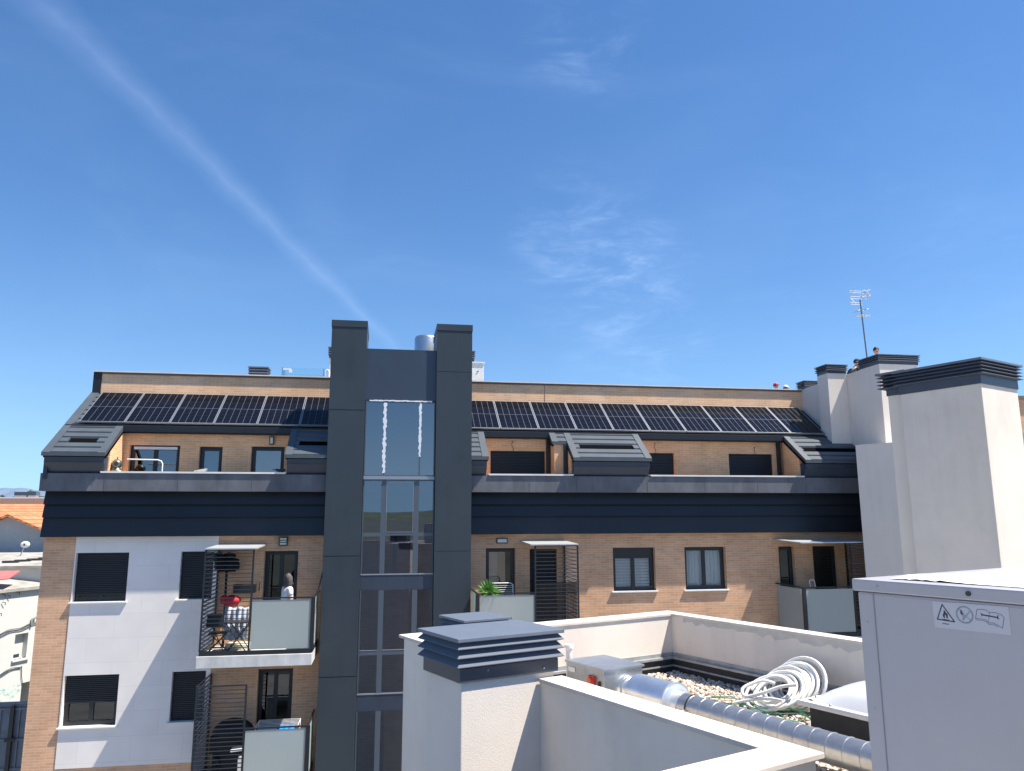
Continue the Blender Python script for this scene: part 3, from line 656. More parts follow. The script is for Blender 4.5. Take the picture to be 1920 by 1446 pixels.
m.build('glass', glassmat('guard_glass', (.90, .96, .95), .12), t, fix=False)
m = MB(); m.box(-3.24, -2.98, 23.99, 23.995, 4.58, 4.63); m.box(-3.06, -2.96, 23.99, 23.995, 4.50, 4.58); m.build('label_strip', WHITE, t)
MB().tube([(-1.95, 24, 4.2), (-1.95, 24, 4.58), (-1.88, 24, 4.62), (-1.84, 24, 4.58), (-1.84, 24, 4.2)], .025, 8).build('vent_pipe', WHITE, t)
# antenna
an = thing('antenna', (15.75, 22.4, 3.0), 'tall mast with television aerials rising behind the white chimney block', 'antenna')
MB().tube([(15.80, 22.4, 3.5), (15.66, 22.4, 7.25)], .024, 8).build('mast', mat('mast_steel', (.12, .16, .2), .5), an)
m = MB(); cx, cz, yy = 15.66, 7.42, 22.4
for zz in (-.30, -.22, -.05, .05, .22, .30):
    m.tube([(cx-.30, yy+.25, cz+zz), (cx+.28, yy+.25, cz+zz)], .013, 5)
for k in range(7):
    a = -.5+k/6.; 
for s_ in (-1, 1):
    m.tube([(cx-.30, yy+.25, cz+s_*.02), (cx-.33, yy+.1, cz+s_*.15), (cx-.24, yy, cz+s_*.33)], .018, 6)
for k in range(5):
    x = cx+.06+k*.11; m.tube([(x, yy-.09, cz+.06+k*.03), (x, yy+.09, cz+.06+k*.03)], .011, 5); m.tube([(x, yy-.09, cz-.04+k*.012), (x, yy+.09, cz-.04+k*.012)], .011, 5)
m.tube([(cx, yy, cz+.03), (cx+.55, yy, cz+.32)], .018, 6); m.tube([(cx, yy, cz-.05), (cx+.55, yy, cz+.07)], .018, 6)
m.tube([(cx+.25+.18*math.cos(i*.5), yy-.02, cz+.06+.2*math.sin(i*.5)) for i in range(14)], .016, 6)
m.build('uhf_aerial', mat('aerial_white', (.6, .62, .64), .5), an)
m = MB(); m.tube([(cx-.28, yy, 6.72), (cx+.05, yy, 6.86)], .016, 6)
for k in range(4): m.tube([(cx-.28+k*.14, yy-.2, 6.72+k*.03), (cx-.28+k*.14, yy+.22, 6.74+k*.03)], .013, 5)
m.tube([(cx+.1, yy, 6.8), (cx+.4, yy, 6.9)], .012, 6); m.build('vhf_aerial', GALVB, an)
m = MB(); m.box(cx-.3, cx+.04, yy-.03, yy+.03, 6.52, 6.57); m.prism([(cx+.12, yy-.03, 6.55), (cx+.45, yy-.03, 6.56), (cx+.42, yy-.03, 6.61), (cx+.12, yy-.03, 6.62)], YV*.05); m.box(cx-.02, cx+.14, yy-.03, yy+.05, 6.53, 6.62, 0)
m.build('dab_aerial', MATS['aerial_white'], an)

# ------------------------------------------------------------------ people
SKIN = mat('skin', (.52, .31, .22), .55, var=.06, vscale=20)
def skinmesh(name, pts, edges, radii, m, parent, root=0, sub=2):
    me = bpy.data.meshes.new(name); off = wl(parent); me.from_pydata([tuple(Vector(p)-off) for p in pts], edges, []); me.materials.append(m)
    o = bpy.data.objects.new(name, me); C.objects.link(o); o.parent = parent
    sk = o.modifiers.new('skin', 'SKIN')
    if not me.skin_vertices: 
        bm = bmesh.new(); bm.from_mesh(me); bm.verts.layers.skin.verify(); bm.to_mesh(me); bm.free()
    for i, r in enumerate(radii):
        me.skin_vertices[0].data[i].radius = (r, r) if not isinstance(r, tuple) else r
        me.skin_vertices[0].data[i].use_root = (i == root)
    sk.use_smooth_shade = True; s = o.modifiers.new('sub', 'SUBSURF'); s.levels = sub; s.render_levels = sub
    return o
def person(loc, h, face, label, shirt, trousers, hair, skin=SKIN, lean=0, hat=None, longhair=False, arms='down', cat='person'):
    """face: heading unit vector (x,y)"""
    t = thing('person', loc, label, cat); L = Vector(loc); f = Vector((face[0], face[1], 0)).normalized(); r = Vector((f.y, -f.x, 0)); k = h/1.75
    def q(x, y, z): return L+(r*x+f*(y+lean*max(0, z-.9)))*k+Z*z*k
    B_ = {'pel': (0, 0, .95), 'ab': (0, 0, 1.10), 'ch': (0, .0, 1.30), 'nk': (0, -.01, 1.48), 'nk2': (0, .01, 1.545), 'hd': (0, .02, 1.64)}
    pts = [q(*B_['pel']), q(*B_['ab']), q(*B_['ch']), q(*B_['nk']), q(*B_['nk2'])]; rad = [(.13, .10), (.125, .095), (.145, .10), (.06, .055), (.052, .052)]
    edges = [(0, 1), (1, 2), (2, 3), (3, 4)]
    for s_ in (-1, 1):
        i = len(pts); pts += [q(s_*.09, 0, .88), q(s_*.10, .01, .50), q(s_*.105, -.01, .09), q(s_*.11, .13, .03)]; rad += [.085, .058, .042, .035]; edges += [(0, i), (i, i+1), (i+1, i+2), (i+2, i+3)]
        i = len(pts)
        if arms == 'down': pa = [q(s_*.17, 0, 1.42), q(s_*.23, -.02, 1.14), q(s_*.24, .06, .90), q(s_*.24, .09, .81)]
        else: pa = [q(s_*.17, 0, 1.42), q(s_*.22, .05, 1.14), q(s_*.12, .26, 1.08), q(s_*.06, .33, 1.10)]
        pts += pa; rad += [.055, .043, .033, .036]; edges += [(2, i), (i, i+1), (i+1, i+2), (i+2, i+3)]
    k_ = k
    rad = [tuple(x*k_ for x in a) if isinstance(a, tuple) else a*k_ for a in rad]
    body = skinmesh('body', pts, edges, rad, skin, t)
    hd = MB(); c = q(0, .02, 1.645); hd.ball(c, .076*k, .092*k, .112*k, 16, 12)
    hd.ball(c+(f*.088-Z*.01)*k, .014*k, .02*k, .022*k, 8, 6)
    for s_ in (-1, 1): hd.ball(c+r*s_*.078*k, .012*k, .02*k, .03*k, 8, 6)
    hd.build('head', skin, body)
    ft = MB()
    for s_ in (-1, 1): ft.ball(c+(f*.08+r*s_*.03+Z*.015)*k, .011*k, .008*k, .007*k, 8, 6)
    ft.tube([c+(f*.083+r*-.022-Z*.045)*k, c+(f*.09-Z*.047)*k, c+(f*.083+r*.022-Z*.045)*k], .004*k, 5); ft.build('face_features', BLKM, body)
    hr = MB(); hr.ball(c+(-f*.012+Z*.02)*k, .088*k, .10*k, .112*k, 16, 10, jit=.04, v1=.62)
    if longhair:
        for i in range(60):
            a = random.uniform(.6, 2*math.pi-.6)-math.pi/2; dv = (f*(-math.cos(a+math.pi/2))*-.085*-1+r*math.sin(a+math.pi/2)*.085)
            a2 = random.uniform(-2.3, 2.3); dv = (-f*math.cos(a2)+r*math.sin(a2))*.086
            hr.tube([c+(dv*.5+Z*.10)*k, c+(dv*1.05+Z*.03)*k, c+(dv*1.15-Z*.08)*k, c+(dv*1.1-Z*random.uniform(.15, .22))*k], [.014*k, .016*k, .014*k, .004*k], 5)
    hr.build('hair', hair, t)
    # clothing: jacket/shirt and trousers follow the body
    i0 = [0, 1, 2]; sp_ = [q(0, 0, .93), q(0, 0, 1.10), q(0, 0, 1.30), q(0, -.01, 1.455)]; sr = [(.155, .12), (.15, .115), (.165, .12), (.085, .08)]; se = [(0, 1), (1, 2), (2, 3)]
    for s_ in (-1, 1):
        i = len(sp_); sp_ += [q(s_*.175, 0, 1.425), q(s_*.215, -.005, 1.24) if arms == 'down' else q(s_*.205, .02, 1.24)]; sr += [.072, .066]; se += [(2, i), (i, i+1)]
    skinmesh('shirt', sp_, se, [tuple(x*k for x in a) if isinstance(a, tuple) else a*k for a in sr], shirt, t)
    tp_ = [q(0, 0, .94)]; tr = [(.145, .115)]; te = []
    for s_ in (-1, 1):
        i = len(tp_); tp_ += [q(s_*.09, 0, .86), q(s_*.10, .01, .50), q(s_*.105, -.01, .12)]; tr += [.098, .075, .062]; te += [(0, i), (i, i+1), (i+1, i+2)]
    skinmesh('trousers', tp_, te, [tuple(x*k for x in a) if isinstance(a, tuple) else a*k for a in tr], trousers, t)
    if hat:
        hm = MB(); hm.ball(c+Z*.035*k, .10*k, .115*k, .10*k, 14, 8, v1=.5); hm.ball(c+(f*.09+Z*.035)*k, .08*k, .08*k, .012*k, 12, 6); hm.build('cap', hat, t)
    return t
TSH = mat('white_cotton', (.78, .78, .78), .9, var=.06, vscale=14); DNV = mat('dark_cloth', (.03, .045, .05), .9); DARKH = mat('hair_dark', (.015, .011, .01), .6)
person((-2.38, 20.45, -3.17), 1.78, (.85, .5), 'person with grey hair in a white t-shirt at the open balcony door', TSH, mat('grey_trousers', (.3, .3, .32), .9), mat('hair_grey', (.10, .09, .08), .8, var=.6, vscale=40), longhair=True)
person((15.37, 21.4, 3.62), 1.72, (-.5, -1), 'person with dark hair whose head shows above the white chimney block', mat('red_cloth', (.4, .1, .08), .9), DNV, DARKH)
person((14.76, 21.9, 3.32), 1.75, (.9, .3), 'person in dark clothes bending beside the antenna mast', DNV, DNV, DARKH, lean=.42, hat=DNV)
person((13.38, 24.2, 3.02), 1.60, (.3, -1), 'person in a red cap peeking over the brick ridge', mat('pale_cloth', (.5, .4, .38), .9), DNV, DARKH, hat=mat('cap_red', (.55, .06, .09), .7))
person((13.62, 24.2, 2.92), 1.62, (1, -.4), 'person in a white cap crouching beside the low black cowl at the ridge', DNV, DNV, DARKH, hat=TSH, lean=.15)

# ------------------------------------------------------------------ balcony and terrace objects
# folding chair
t = thing('folding_chair', (-3.9, 19.9, -3.17), 'black folding chair behind the slatted screen of the upper left balcony', 'chair')
cf = mat('black_metal', (.012, .013, .016), .5); FZ = -3.17
m = MB(); m.prism([(-4.10, 19.78, FZ+.44), (-3.68, 19.78, FZ+.46), (-3.68, 20.15, FZ+.46), (-4.10, 20.15, FZ+.44)], Z*.03); m.build('seat', cf, t, bevel=.008)
m = MB(); m.prism([(-4.16, 19.8, FZ+.62), (-3.76, 19.8, FZ+.62), (-3.74, 19.84, FZ+.92), (-4.14, 19.84, FZ+.92)], YV*.025); m.build('backrest', cf, t, bevel=.01)
for y in (19.80, 20.16):
    MB().tube([(-4.15, y, FZ+.93 if y < 20 else FZ+.45), (-3.70, y, FZ)], .011, 6).build('leg', cf, t); MB().tube([(-4.12, y, FZ), (-3.66, y, FZ+.5)], .011, 6).build('leg', cf, t)
t = thing('folding_table', (-3.4, 19.9, -3.17), 'black folding table with crossed legs behind the slatted balcony screen', 'table')
MB().box(-3.72, -3.12, 19.66, 20.2, FZ+.70, FZ+.73).build('tabletop', cf, t, bevel=.006)
for y in (19.7, 20.16):
    MB().tube([(-3.68, y, FZ+.70), (-3.16, y, FZ)], .012, 6).build('leg', cf, t); MB().tube([(-3.68, y, FZ), (-3.16, y, FZ+.70)], .012, 6).build('leg', cf, t)
m = MB()
for i in range(26):
    m.ball((-3.97+random.uniform(-.2, .22), 20.75+random.uniform(-.12, .12), -1.12+random.uniform(-.12, .22)), random.uniform(.06, .17), .09, random.uniform(.05, .12), 7, 5, jit=.3)
m.box(-4.12, -3.72, 20.66, 20.86, -1.32, -1.1); m.tube([(-3.95, 20.8, -1.2), (-3.93, 20.8, -3.17)], .03, 8)
tag(m.build('covered_lamp', mat('black_fabric', (.01, .012, .015), .9)), 'black bundled cover on a stand behind the top of the balcony screen', 'cover')
t = thing('wall_planter', (-3.4, 20.5, -1.82), 'black rectangular box hanging by the edge of the slatted screen', 'planter')
m = MB(); m.box(-3.70, -3.16, 20.42, 20.6, -1.83, -1.62); m.build('box', cf, t, bevel=.01); MB().tube([(-3.2, 20.5, -1.63), (-3.08, 20.55, -1.58), (-3.1, 20.6, -1.8)], .012, 6).build('bracket', cf, t)
m = MB(); m.ball((-3.73, 20.5, -2.02), .22, .12, .14, 14, 9, jit=.07); m.ball((-3.93, 20.5, -1.99), .1, .1, .11, 10, 7, jit=.1)
tag(m.build('red_bag', mat('red_plastic', (.55, .02, .04), .5, var=.2, vscale=8)), 'bright red bag behind the slatted balcony screen', 'bag')
m = MB(); vs = []; nx, nz = 26, 12
for j in range(nz+1):
    for i in range(nx+1):
        vs.append((-3.84+i*.022, 20.3+.03*math.sin(i*1.1)+.02*math.sin(i*.37+j)-.02*j*.3, -2.16-j*.064+.02*math.sin(i*.5)))
m.add(vs, [(j*(nx+1)+i, j*(nx+1)+i+1, (j+1)*(nx+1)+i+1, (j+1)*(nx+1)+i) for j in range(nz) for i in range(nx)], 0, True)
so_ = m.build('white_cloth', mat('laundry_white', (.46, .50, .58), .9), fix=False); so_.modifiers.new('s', 'SOLIDIFY').thickness = .01
tag(so_, 'white cloth hanging below the red bag on the balcony', 'cloth')
tag(MB().box(-3.8, -3.2, 20.3, 20.8, -3.17, -3.05).build('doormat_box', mat('cream_plastic', (.65, .62, .45), .7), bevel=.02), 'low cream coloured box on the floor of the upper left balcony', 'box')
m = MB(); m.tube([(-1.72, 20.0, -3.1), (-1.62, 20.3, -1.85), (-1.50, 20.5, -1.2)], .018, 6); m.ball((-1.49, 20.5, -1.2), .05, .05, .07, 8, 6); tag(m.build('parasol_pole', cf), 'thin dark pole leaning at the right end of the upper left balcony', 'pole')
# lower balcony
t = thing('barbecue', (-3.5, 20.3, -6.11), 'large black covered barbecue on the lower left balcony', 'barbecue')
m = MB(); m.ball((-3.48, 20.35, -5.12), .50, .3, .36, 20, 12, v1=.5); m.box(-3.97, -2.99, 20.1, 20.6, -5.5, -5.12); m.box(-3.9, -3.05, 20.15, 20.55, -6.11, -5.5); m.build('cover', mat('grill_cover', (.008, .009, .012), .6, bump=.3, bscale=6), t, bevel=.02)
t = thing('drying_rack', (-2.4, 20.1, -6.11), 'folding drying rack with towels on the lower left balcony', 'drying rack')
m = MB()
for x in (-2.90, -1.92): m.tube([(x, 19.85, -4.87), (x, 20.45, -4.87)], .009, 6); m.tube([(x, 19.85, -6.1), (x, 20.4, -4.9)], .009, 6); m.tube([(x, 20.45, -6.1), (x, 19.9, -4.9)], .009, 6)
for k in range(6): m.tube([(-2.9, 19.85+k*.12, -4.87), (-1.92, 19.85+k*.12, -4.87)], .006, 5)
m.build('frame', WHITE, t)
def towel(x0, x1, y, z0, z1, mt, lab):
    m = MB(); n = 14; vs = [(x0+(x1-x0)*i/n, y-.012*math.sin(i*1.3)+(0 if s_ == 0 else .03), z) for s_, z in ((0, z0), (0, z1), (1, z1), (1, z0+.1)) for i in range(n+1)]
    m.add(vs, [(r_*(n+1)+i, r_*(n+1)+i+1, (r_+1)*(n+1)+i+1, (r_+1)*(n+1)+i) for r_ in range(3) for i in range(n)], 0, True)
    o = m.build('towel', mt, fix=False); o.modifiers.new('s', 'SOLIDIFY').thickness = .006; tag(o, lab, 'towel', 'laundry on the drying rack')
towel(-2.36, -2.0, 19.83, -5.4, -4.86, mat('blue_towel', (.02, .28, .72), .9, var=.3, vscale=25), 'bright blue towel on the drying rack of the lower balcony')
towel(-2.84, -2.40, 19.83, -5.4, -4.89, mat('grey_towel', (.42, .43, .47), .9, var=.12, vscale=15), 'grey towel beside the bright blue one on the lower balcony rack')
# clutter behind lower screen
m = MB()
for i in range(10): m.ball((-3.85+random.uniform(0, .5), 20.2+random.uniform(-.1, .2), -5.85+random.uniform(0, .25)), .08, .08, .07, 8, 6, jit=.2)
tag(m.build('plant_pots', cf), 'dark plant pots behind the slats of the lower left balcony', 'pots')
m = MB(); m.prism([(-3.42, 19.75, -5.38), (-3.15, 19.75, -5.36), (-3.15, 20.0, -5.36), (-3.42, 20.0, -5.38)], Z*.05); m.box(-3.25, -3.14, 19.8, 19.9, -5.9, -5.5)
tag(m.build('white_tray', TSH), 'small white tray behind the slats of the lower left balcony', 'tray')
# right balcony plant and rack
t = thing('potted_plant', (2.66, 19.75, -3.17), 'bushy bright green plant at the balcony right of the tower', 'plant')
m = MB(); m.tube([(2.66, 19.75, -3.17), (2.66, 19.75, -2.0)], [.13, .17], 14); m.build('pot', mat('pot_dark', (.05, .05, .055), .6), t)
m = MB()
for i in range(620):
    a = random.uniform(0, 6.283); el = random.uniform(-.45, 1.45); ln = random.uniform(.15, .36)
    d = Vector((math.cos(a)*math.cos(el), math.sin(a)*math.cos(el), math.sin(el))); c = Vector((2.66, 19.72, -1.86))
    p = c+d*ln*random.uniform(.3, .6); w = d.cross(Vector((random.uniform(-1, 1), random.uniform(-1, 1), random.uniform(-1, 1)))).normalized()*random.uniform(.007, .013)
    e = c+d*ln-Z*.05*random.random(); m.add([p-w, p+w, e+w*.2, e-w*.2], [(0, 1, 2, 3)], 0)
m.build('foliage', mat('leaf_green', (.13, .30, .055), .6, var=.5, vscale=18), t, fix=False)
t = thing('drying_rack', (3.1, 20.0, -3.17), 'white wire drying rack behind the frosted glass right of the tower', 'drying rack')
m = MB(); m.tube([(2.8, 20.0, -1.66), (3.28, 20.0, -1.66), (3.34, 20, -1.70), (3.36, 20, -3.1)], .014, 8)
for k in range(1, 6): m.tube([(2.8, 20.0, -1.66-k*.055), (3.34, 20.0, -1.66-k*.055-.01*(k % 2))], .007, 5)
m.tube([(2.8, 20, -1.66), (2.8, 20, -3.1)], .012, 6); m.build('frame', WHITE, t)
m = MB(); m.tube([(11.55, 19.7, -1.9), (11.52, 19.7, -1.72), (11.58, 19.7, -1.68), (11.66, 19.7, -1.7), (11.70, 19.7, -1.9)], .012, 6); tag(m.build('chair_frame', WHITE), 'thin white chair top showing over the far right balcony glass', 'chair')
# terrace things
t = thing('diving_helmet', (-6.82, 20.9, 1.0), 'old copper diving helmet standing on the left roof terrace parapet', 'helmet')
HM = mat('helmet_metal', (.16, .16, .13), .45, .7, var=.4, vscale=12)
m = MB(); m.ball((-6.82, 20.9, 1.40), .125, .125, .125, 20, 14); m.tube([(-6.82, 20.9, 1.24), (-6.82, 20.9, 1.30)], [.13, .10], 20); m.build('bonnet', HM, t)
m = MB(); m.ball((-6.82, 20.9, 1.20), .19, .16, .07, 20, 10); m.build('breastplate', HM, t)
m = MB(); m.tube([(-6.80, 20.79, 1.40), (-6.80, 20.765, 1.40)], .062, 18); m.build('front_window', HM, t)
m = MB(); m.tube([(-6.80, 20.77, 1.40), (-6.80, 20.76, 1.40)], .045, 18); m.build('glass', mat('porthole_glass', (.03, .035, .045), .1), t)
for x in (-6.96, -6.69): MB().tube([(x, 20.87, 1.40), (x-.03*(1 if x > -6.8 else -1), 20.88, 1.40)], .045, 14).build('side_window', HM, t)
MB().tube([(-6.82, 20.9, 1.52), (-6.82, 20.9, 1.58)], .015, 8).build('top_valve', HM, t); MB().ball((-6.82, 20.9, 1.165), .22, .18, .03, 16, 6).build('base', WHITE, t)
MB().tube([(-7.0, 20.86, 1.2), (-7.02, 20.86, 1.27)], .04, 8).build('side_valve', mat('rust', (.12, .06, .04), .8), t)
tag(MB().tube([(-6.60, 20.95, 1.53), (-5.86, 20.95, 1.52), (-5.77, 20.95, 1.49), (-5.73, 20.95, 1.42), (-5.735, 20.95, 0)], .016, 8).build('handrail', WHITE), 'bent white tube rail in front of the left terrace door', 'handrail')
t = thing('window_box', (-4.76, 20.9, 1.2), 'small grey window box on the left terrace parapet', 'planter')
MB().prism([(-4.94, 20.82, 1.19), (-4.64, 20.82, 1.19), (-4.60, 20.82, 1.30), (-4.90, 20.82, 1.25)], YV*.16).build('box', CONC, t)
m = MB()
for i in range(40): p = Vector((-4.92+random.random()*.2, 20.9, 1.25)); m.add([p, p+Vector((.02, 0, 0)), p+Vector((random.uniform(-.03, .03), .01, .06))], [(0, 1, 2)])
m.build('plant', mat('dry_leaf', (.06, .07, .04), .8), t, fix=False)
t = thing('bracket_clamp', (-2.8, 20.8, 1.2), 'small black clamp on the parapet by the third terrace door', 'clamp')
m = MB(); m.box(-2.86, -2.62, 20.75, 20.85, 1.24, 1.30); m.tube([(-2.95, 20.8, 1.285), (-2.8, 20.8, 1.28)], .015, 6); m.box(-2.80, -2.76, 20.77, 20.83, 1.195, 1.24); m.build('body', cf, t)
# small air-conditioner far right on balcony glass: bird-shaped dark mark left out

# ------------------------------------------------------------------ left background houses
TILE = brickmat('roof_tiles', (.72, .26, .11), (.60, .20, .085), (.30, .10, .05), bw=.30, rh=.22, ms=.03, bump=.8, var=.15)
h1 = thing('gabled_house', (-17, 34, GZ), 'grey gabled house with orange tile roof at the left edge', 'house')
m = MB(); m.add([(-17.0, 34, GZ), (-11.4, 34, GZ), (-11.4, 34, -.95), (-13.2, 34, -.62), (-14.93, 34, .16), (-17.0, 34, -.72)], [(0, 1, 2, 3, 4, 5)])
m.add([(-11.4, 34, GZ), (-11.4, 46, GZ), (-11.4, 46, -.95), (-11.4, 34, -.95)], [(0, 1, 2, 3)])
m.build('wall', mat('house_grey', (.46, .47, .46), .9, var=.08), h1, fix=False)
m = MB(); rl = [(-17.4, -.86), (-14.93, .22), (-13.1, -.58), (-11.0, -1.0)]
m.prism([(x, 33.7, z) for x, z in rl]+[(x, 33.7, z-.09) for x, z in rl[::-1]], YV*12)
m.build('roof', TILE, h1)
h2 = thing('tile_roofed_house', (-14, 44, GZ), 'house behind the grey gable with a long orange tile roof', 'house')
m = MB(); m.prism([(-30, 47, .86), (-30, 41.5, -.6), (-30, 41.5, -.8), (-30, 47, .7)], XV*20); m.build('roof', TILE, h2)
m = MB(); m.box(-29, -10.2, 42, 52, GZ, -.7); m.build('wall', MATS['house_grey'], h2)
h3 = thing('brown_roofed_block', (-24, 60, GZ), 'long low block with reddish brown wall and two dark vents on top', 'building')
m = MB(); m.box(-45, -20, 60, 75, GZ, 1.50); m.build('wall', mat('brown_wall', (.50, .27, .19), .9, var=.1), h3)
m = MB(); m.box(-45.0, -20, 60.0, 75.1, 1.503, 1.60); m.build('roof_edge', WHITE, h3)
for x, w in ((-26.4, .75), (-25.55, .5)):
    c_ = MB().box(x, x+w, 60.4, 61, 1.6, 1.72).build('chimney', mat('pinkish', (.5, .38, .34), .9), h3); MB().box(x-.05, x+w+.05, 60.35, 61.05, 1.72, 1.98).build('vent_cap', CAPM, c_)
# lower grey roofs and white house with cables
hw = thing('white_house', (-12, 26, GZ), 'whitewashed old house with cables, small window and faded graffiti at lower left', 'house')
u = Vector((.40, .916, 0)).normalized(); nrm = Vector((.916, -.40, 0))
p0 = Vector((-13.6, 24.2, 0))
WW = mat('whitewash', (.60, .61, .57), .9, var=.05, vscale=1.5, bump=.1)
# wall plane passes p0 along u; camera sees it at the left edge
def wp(s, z, n=0): return p0+u*s+nrm*n+Z*z
m = MB(); sw, s1 = 4.36, 4.86
zs_top = -2.24
def rectw(a, b, c, d, n=0, mi=0): m.add([wp(a, c, n), wp(b, c, n), wp(b, d, n), wp(a, d, n)], [(0, 1, 2, 3)], mi)
WB, WT = -4.52, -3.72
rectw(-3, sw, -5.32, zs_top); rectw(sw, s1, WT, zs_top); rectw(sw, s1, -5.32, WB); rectw(s1, 9, -5.32, zs_top)
for a in (sw, s1): m.add([wp(a, WB), wp(a, WB, -.18), wp(a, WT, -.18), wp(a, WT)], [(0, 1, 2, 3)])
m.add([wp(sw, WT), wp(s1, WT), wp(s1, WT, -.18), wp(sw, WT, -.18)], [(0, 1, 2, 3)]); m.add([wp(sw, WB), wp(s1, WB), wp(s1, WB, -.18), wp(sw, WB, -.18)], [(0, 1, 2, 3)])
rectw(-3, 4.80, -9, -5.32); m.add([wp(4.8, -9), wp(4.8, -5.32), wp(4.8, -5.32, -.7), wp(4.8, -9, -.7)], [(0, 1, 2, 3)]); rectw(4.8, 9, -9, -5.32, -.7)
m.add([wp(4.8, -5.32), wp(9, -5.32), wp(9, -5.32, -.7), wp(4.8, -5.32, -.7)], [(0, 1, 2, 3)])
m.build('wall', WW, hw, fix=False)
w_o = MB().add([wp(sw, WB, -.17), wp(s1, WB, -.17), wp(s1, WT, -.17), wp(sw, WT, -.17)], [(0, 1, 2, 3)]).build('window', WW, hw, fix=False)
MB().add([wp(sw+.05, WB+.03, -.165), wp(s1-.12, WB+.03, -.165), wp(s1-.12, WB+.14, -.165), wp(sw+.05, WB+.14, -.165)], [(0, 1, 2, 3)]).build('vent_grille', BLKM, w_o, fix=False)
MB().ob(wp(sw-.06, WB-.06, -.1), u*(s1-sw+.14), nrm*.17, Z*.06).build('sill', WW, w_o)
for dz in (0, -.07):
    MB().tube([wp(3+k*.15, -3.70+.02*k+.03*math.sin(k*1.1+dz*9)+dz, .03) for k in range(17)], .012, 5).build('cable', BLKM, hw)
    MB().tube([wp(3+k*.12, -5.0+.018*k+.045*math.sin(k*.75+dz*9)+dz*.7, .03) for k in range(15)], .011, 5).build('cable', BLKM, hw)
MB().tube([wp(4.70, -4.76, .03), wp(4.74, -5.1, .03), wp(4.80, -5.33, .03)], .012, 5).build('cable', BLKM, hw)
for s_, z in ((3.66, -2.36), (3.86, -2.42), (3.7, -2.62), (3.6, -2.95), (4.2, -2.34)): MB().tube([wp(s_, z, .03), wp(s_+.08, z-.02, .08), wp(s_+.1, z-.1, .05)], .012, 5).build('bracket', BLKM, hw)
MB().tube([wp(4.90, -3.5, .05), wp(4.90, -3.3, .05), wp(5.05, -3.25, .05)], .035, 8).build('pipe', mat('pipe_grey', (.2, .22, .22), .6), hw)
m = MB()
random.seed(3)
for i in range(40):
    s_ = 3.95+random.random()*.72; z = -5.72+random.random()*.38; m.add([wp(s_, z, .004), wp(s_+random.uniform(.03, .12), z+random.uniform(-.03, .03), .004), wp(s_+random.uniform(.02, .1), z+.06, .004)], [(0, 1, 2)])
m.build('graffiti', mat('faded_turquoise', (.42, .62, .58), .9), hw, fix=False)
m = MB(); GRF = mat('old_sheet_roof', (.34, .325, .29), .95, var=.35, vscale=1.3, bump=.5, bscale=5)
m.add([wp(-3, zs_top+.02, .12), wp(9, zs_top+.02, .12), wp(9, -1.75, -3.2), wp(-3, -1.75, -3.2), wp(-3, zs_top-.08, .12), wp(9, zs_top-.08, .12)], [(0, 1, 2, 3), (4, 5, 1, 0)])
m.build('roof', GRF, hw, fix=False)
ls = thing('low_shed', (-14, 30, GZ), 'patchy grey sheet roof with debris below the grey gable', 'shed')
m = MB(); m.box(-20, -10.2, 29.5, 34, GZ, -1.62); m.build('wall', WW, ls)
m = MB(); m.prism([(-20, 29.3, -1.58), (-20, 34, -1.30), (-20, 34, -1.36), (-20, 29.3, -1.66)], XV*9.9); m.build('roof', GRF, ls)
m = MB()
for i in range(6): m.ob(Vector((-13.4+i*.25, 30.2+i*.35, -1.50+i*.02)), Vector((.5, .1, 0)), Vector((-.05, .25, 0)), Z*.05)
m.build('debris', BLKM, ls)
tag(MB().prism([Vector(p)*1.36 for p in ((-13.4, 28.0, -1.70), (-12.0, 28.4, -1.72), (-11.9, 27.4, -1.90), (-13.0, 27.0, -1.96))], Z*.05).build('red_tarpaulin', mat('tarp_red', (.55, .13, .12), .7, var=.2, vscale=3)), 'faded red tarpaulin on the patchy roof at left', 'tarpaulin')
sd = thing('satellite_dish', (-13.4, 31.6, -1.4), 'small white satellite dish on a thin pole before the grey gable', 'satellite dish')
MB().tube([(-13.45, 31.6, -1.45), (-13.3, 31.6, -1.0)], .02, 6).build('pole', GALVB, sd)
m = MB(); m.ball((-13.28, 31.6, -.92), .17, .05, .12, 14, 8); m.build('dish', WHITE, sd); MB().ball((-13.27, 31.5, -.92), .03, .05, .05, 8, 6).build('receiver', BLKM, sd)
gt = thing('metal_gate', (-10.4, 24, GZ), 'blue grey metal double gate at the bottom left corner', 'gate')
GB = mat('gate_blue', (.12, .155, .20), .5, var=.25, vscale=3)
m = MB(); m.box(-13, -9.2, 24.0, 24.06, -8.5, -5.0)
for i in range(16): x = -12.9+i*.24; m.box(x, x+.04, 23.97, 24.0, -8.5, -5.08)
for z in (-5.15, -5.95, -6.7, -7.5): m.box(-13, -9.2, 23.955, 23.97, z, z+.05)
m.build('leaf', GB, gt); MB().box(-13.1, -9.1, 23.95, 24.1, -5.0, -4.96).build('top_rail', GB, gt)
MB().box(-9.98, -9.88, 23.90, 23.955, -8.5, -5.05).build('post', FRM, gt); MB().box(-10.05, -9.8, 23.88, 23.90, -5.95, -5.87).build('bolt', cf, gt)

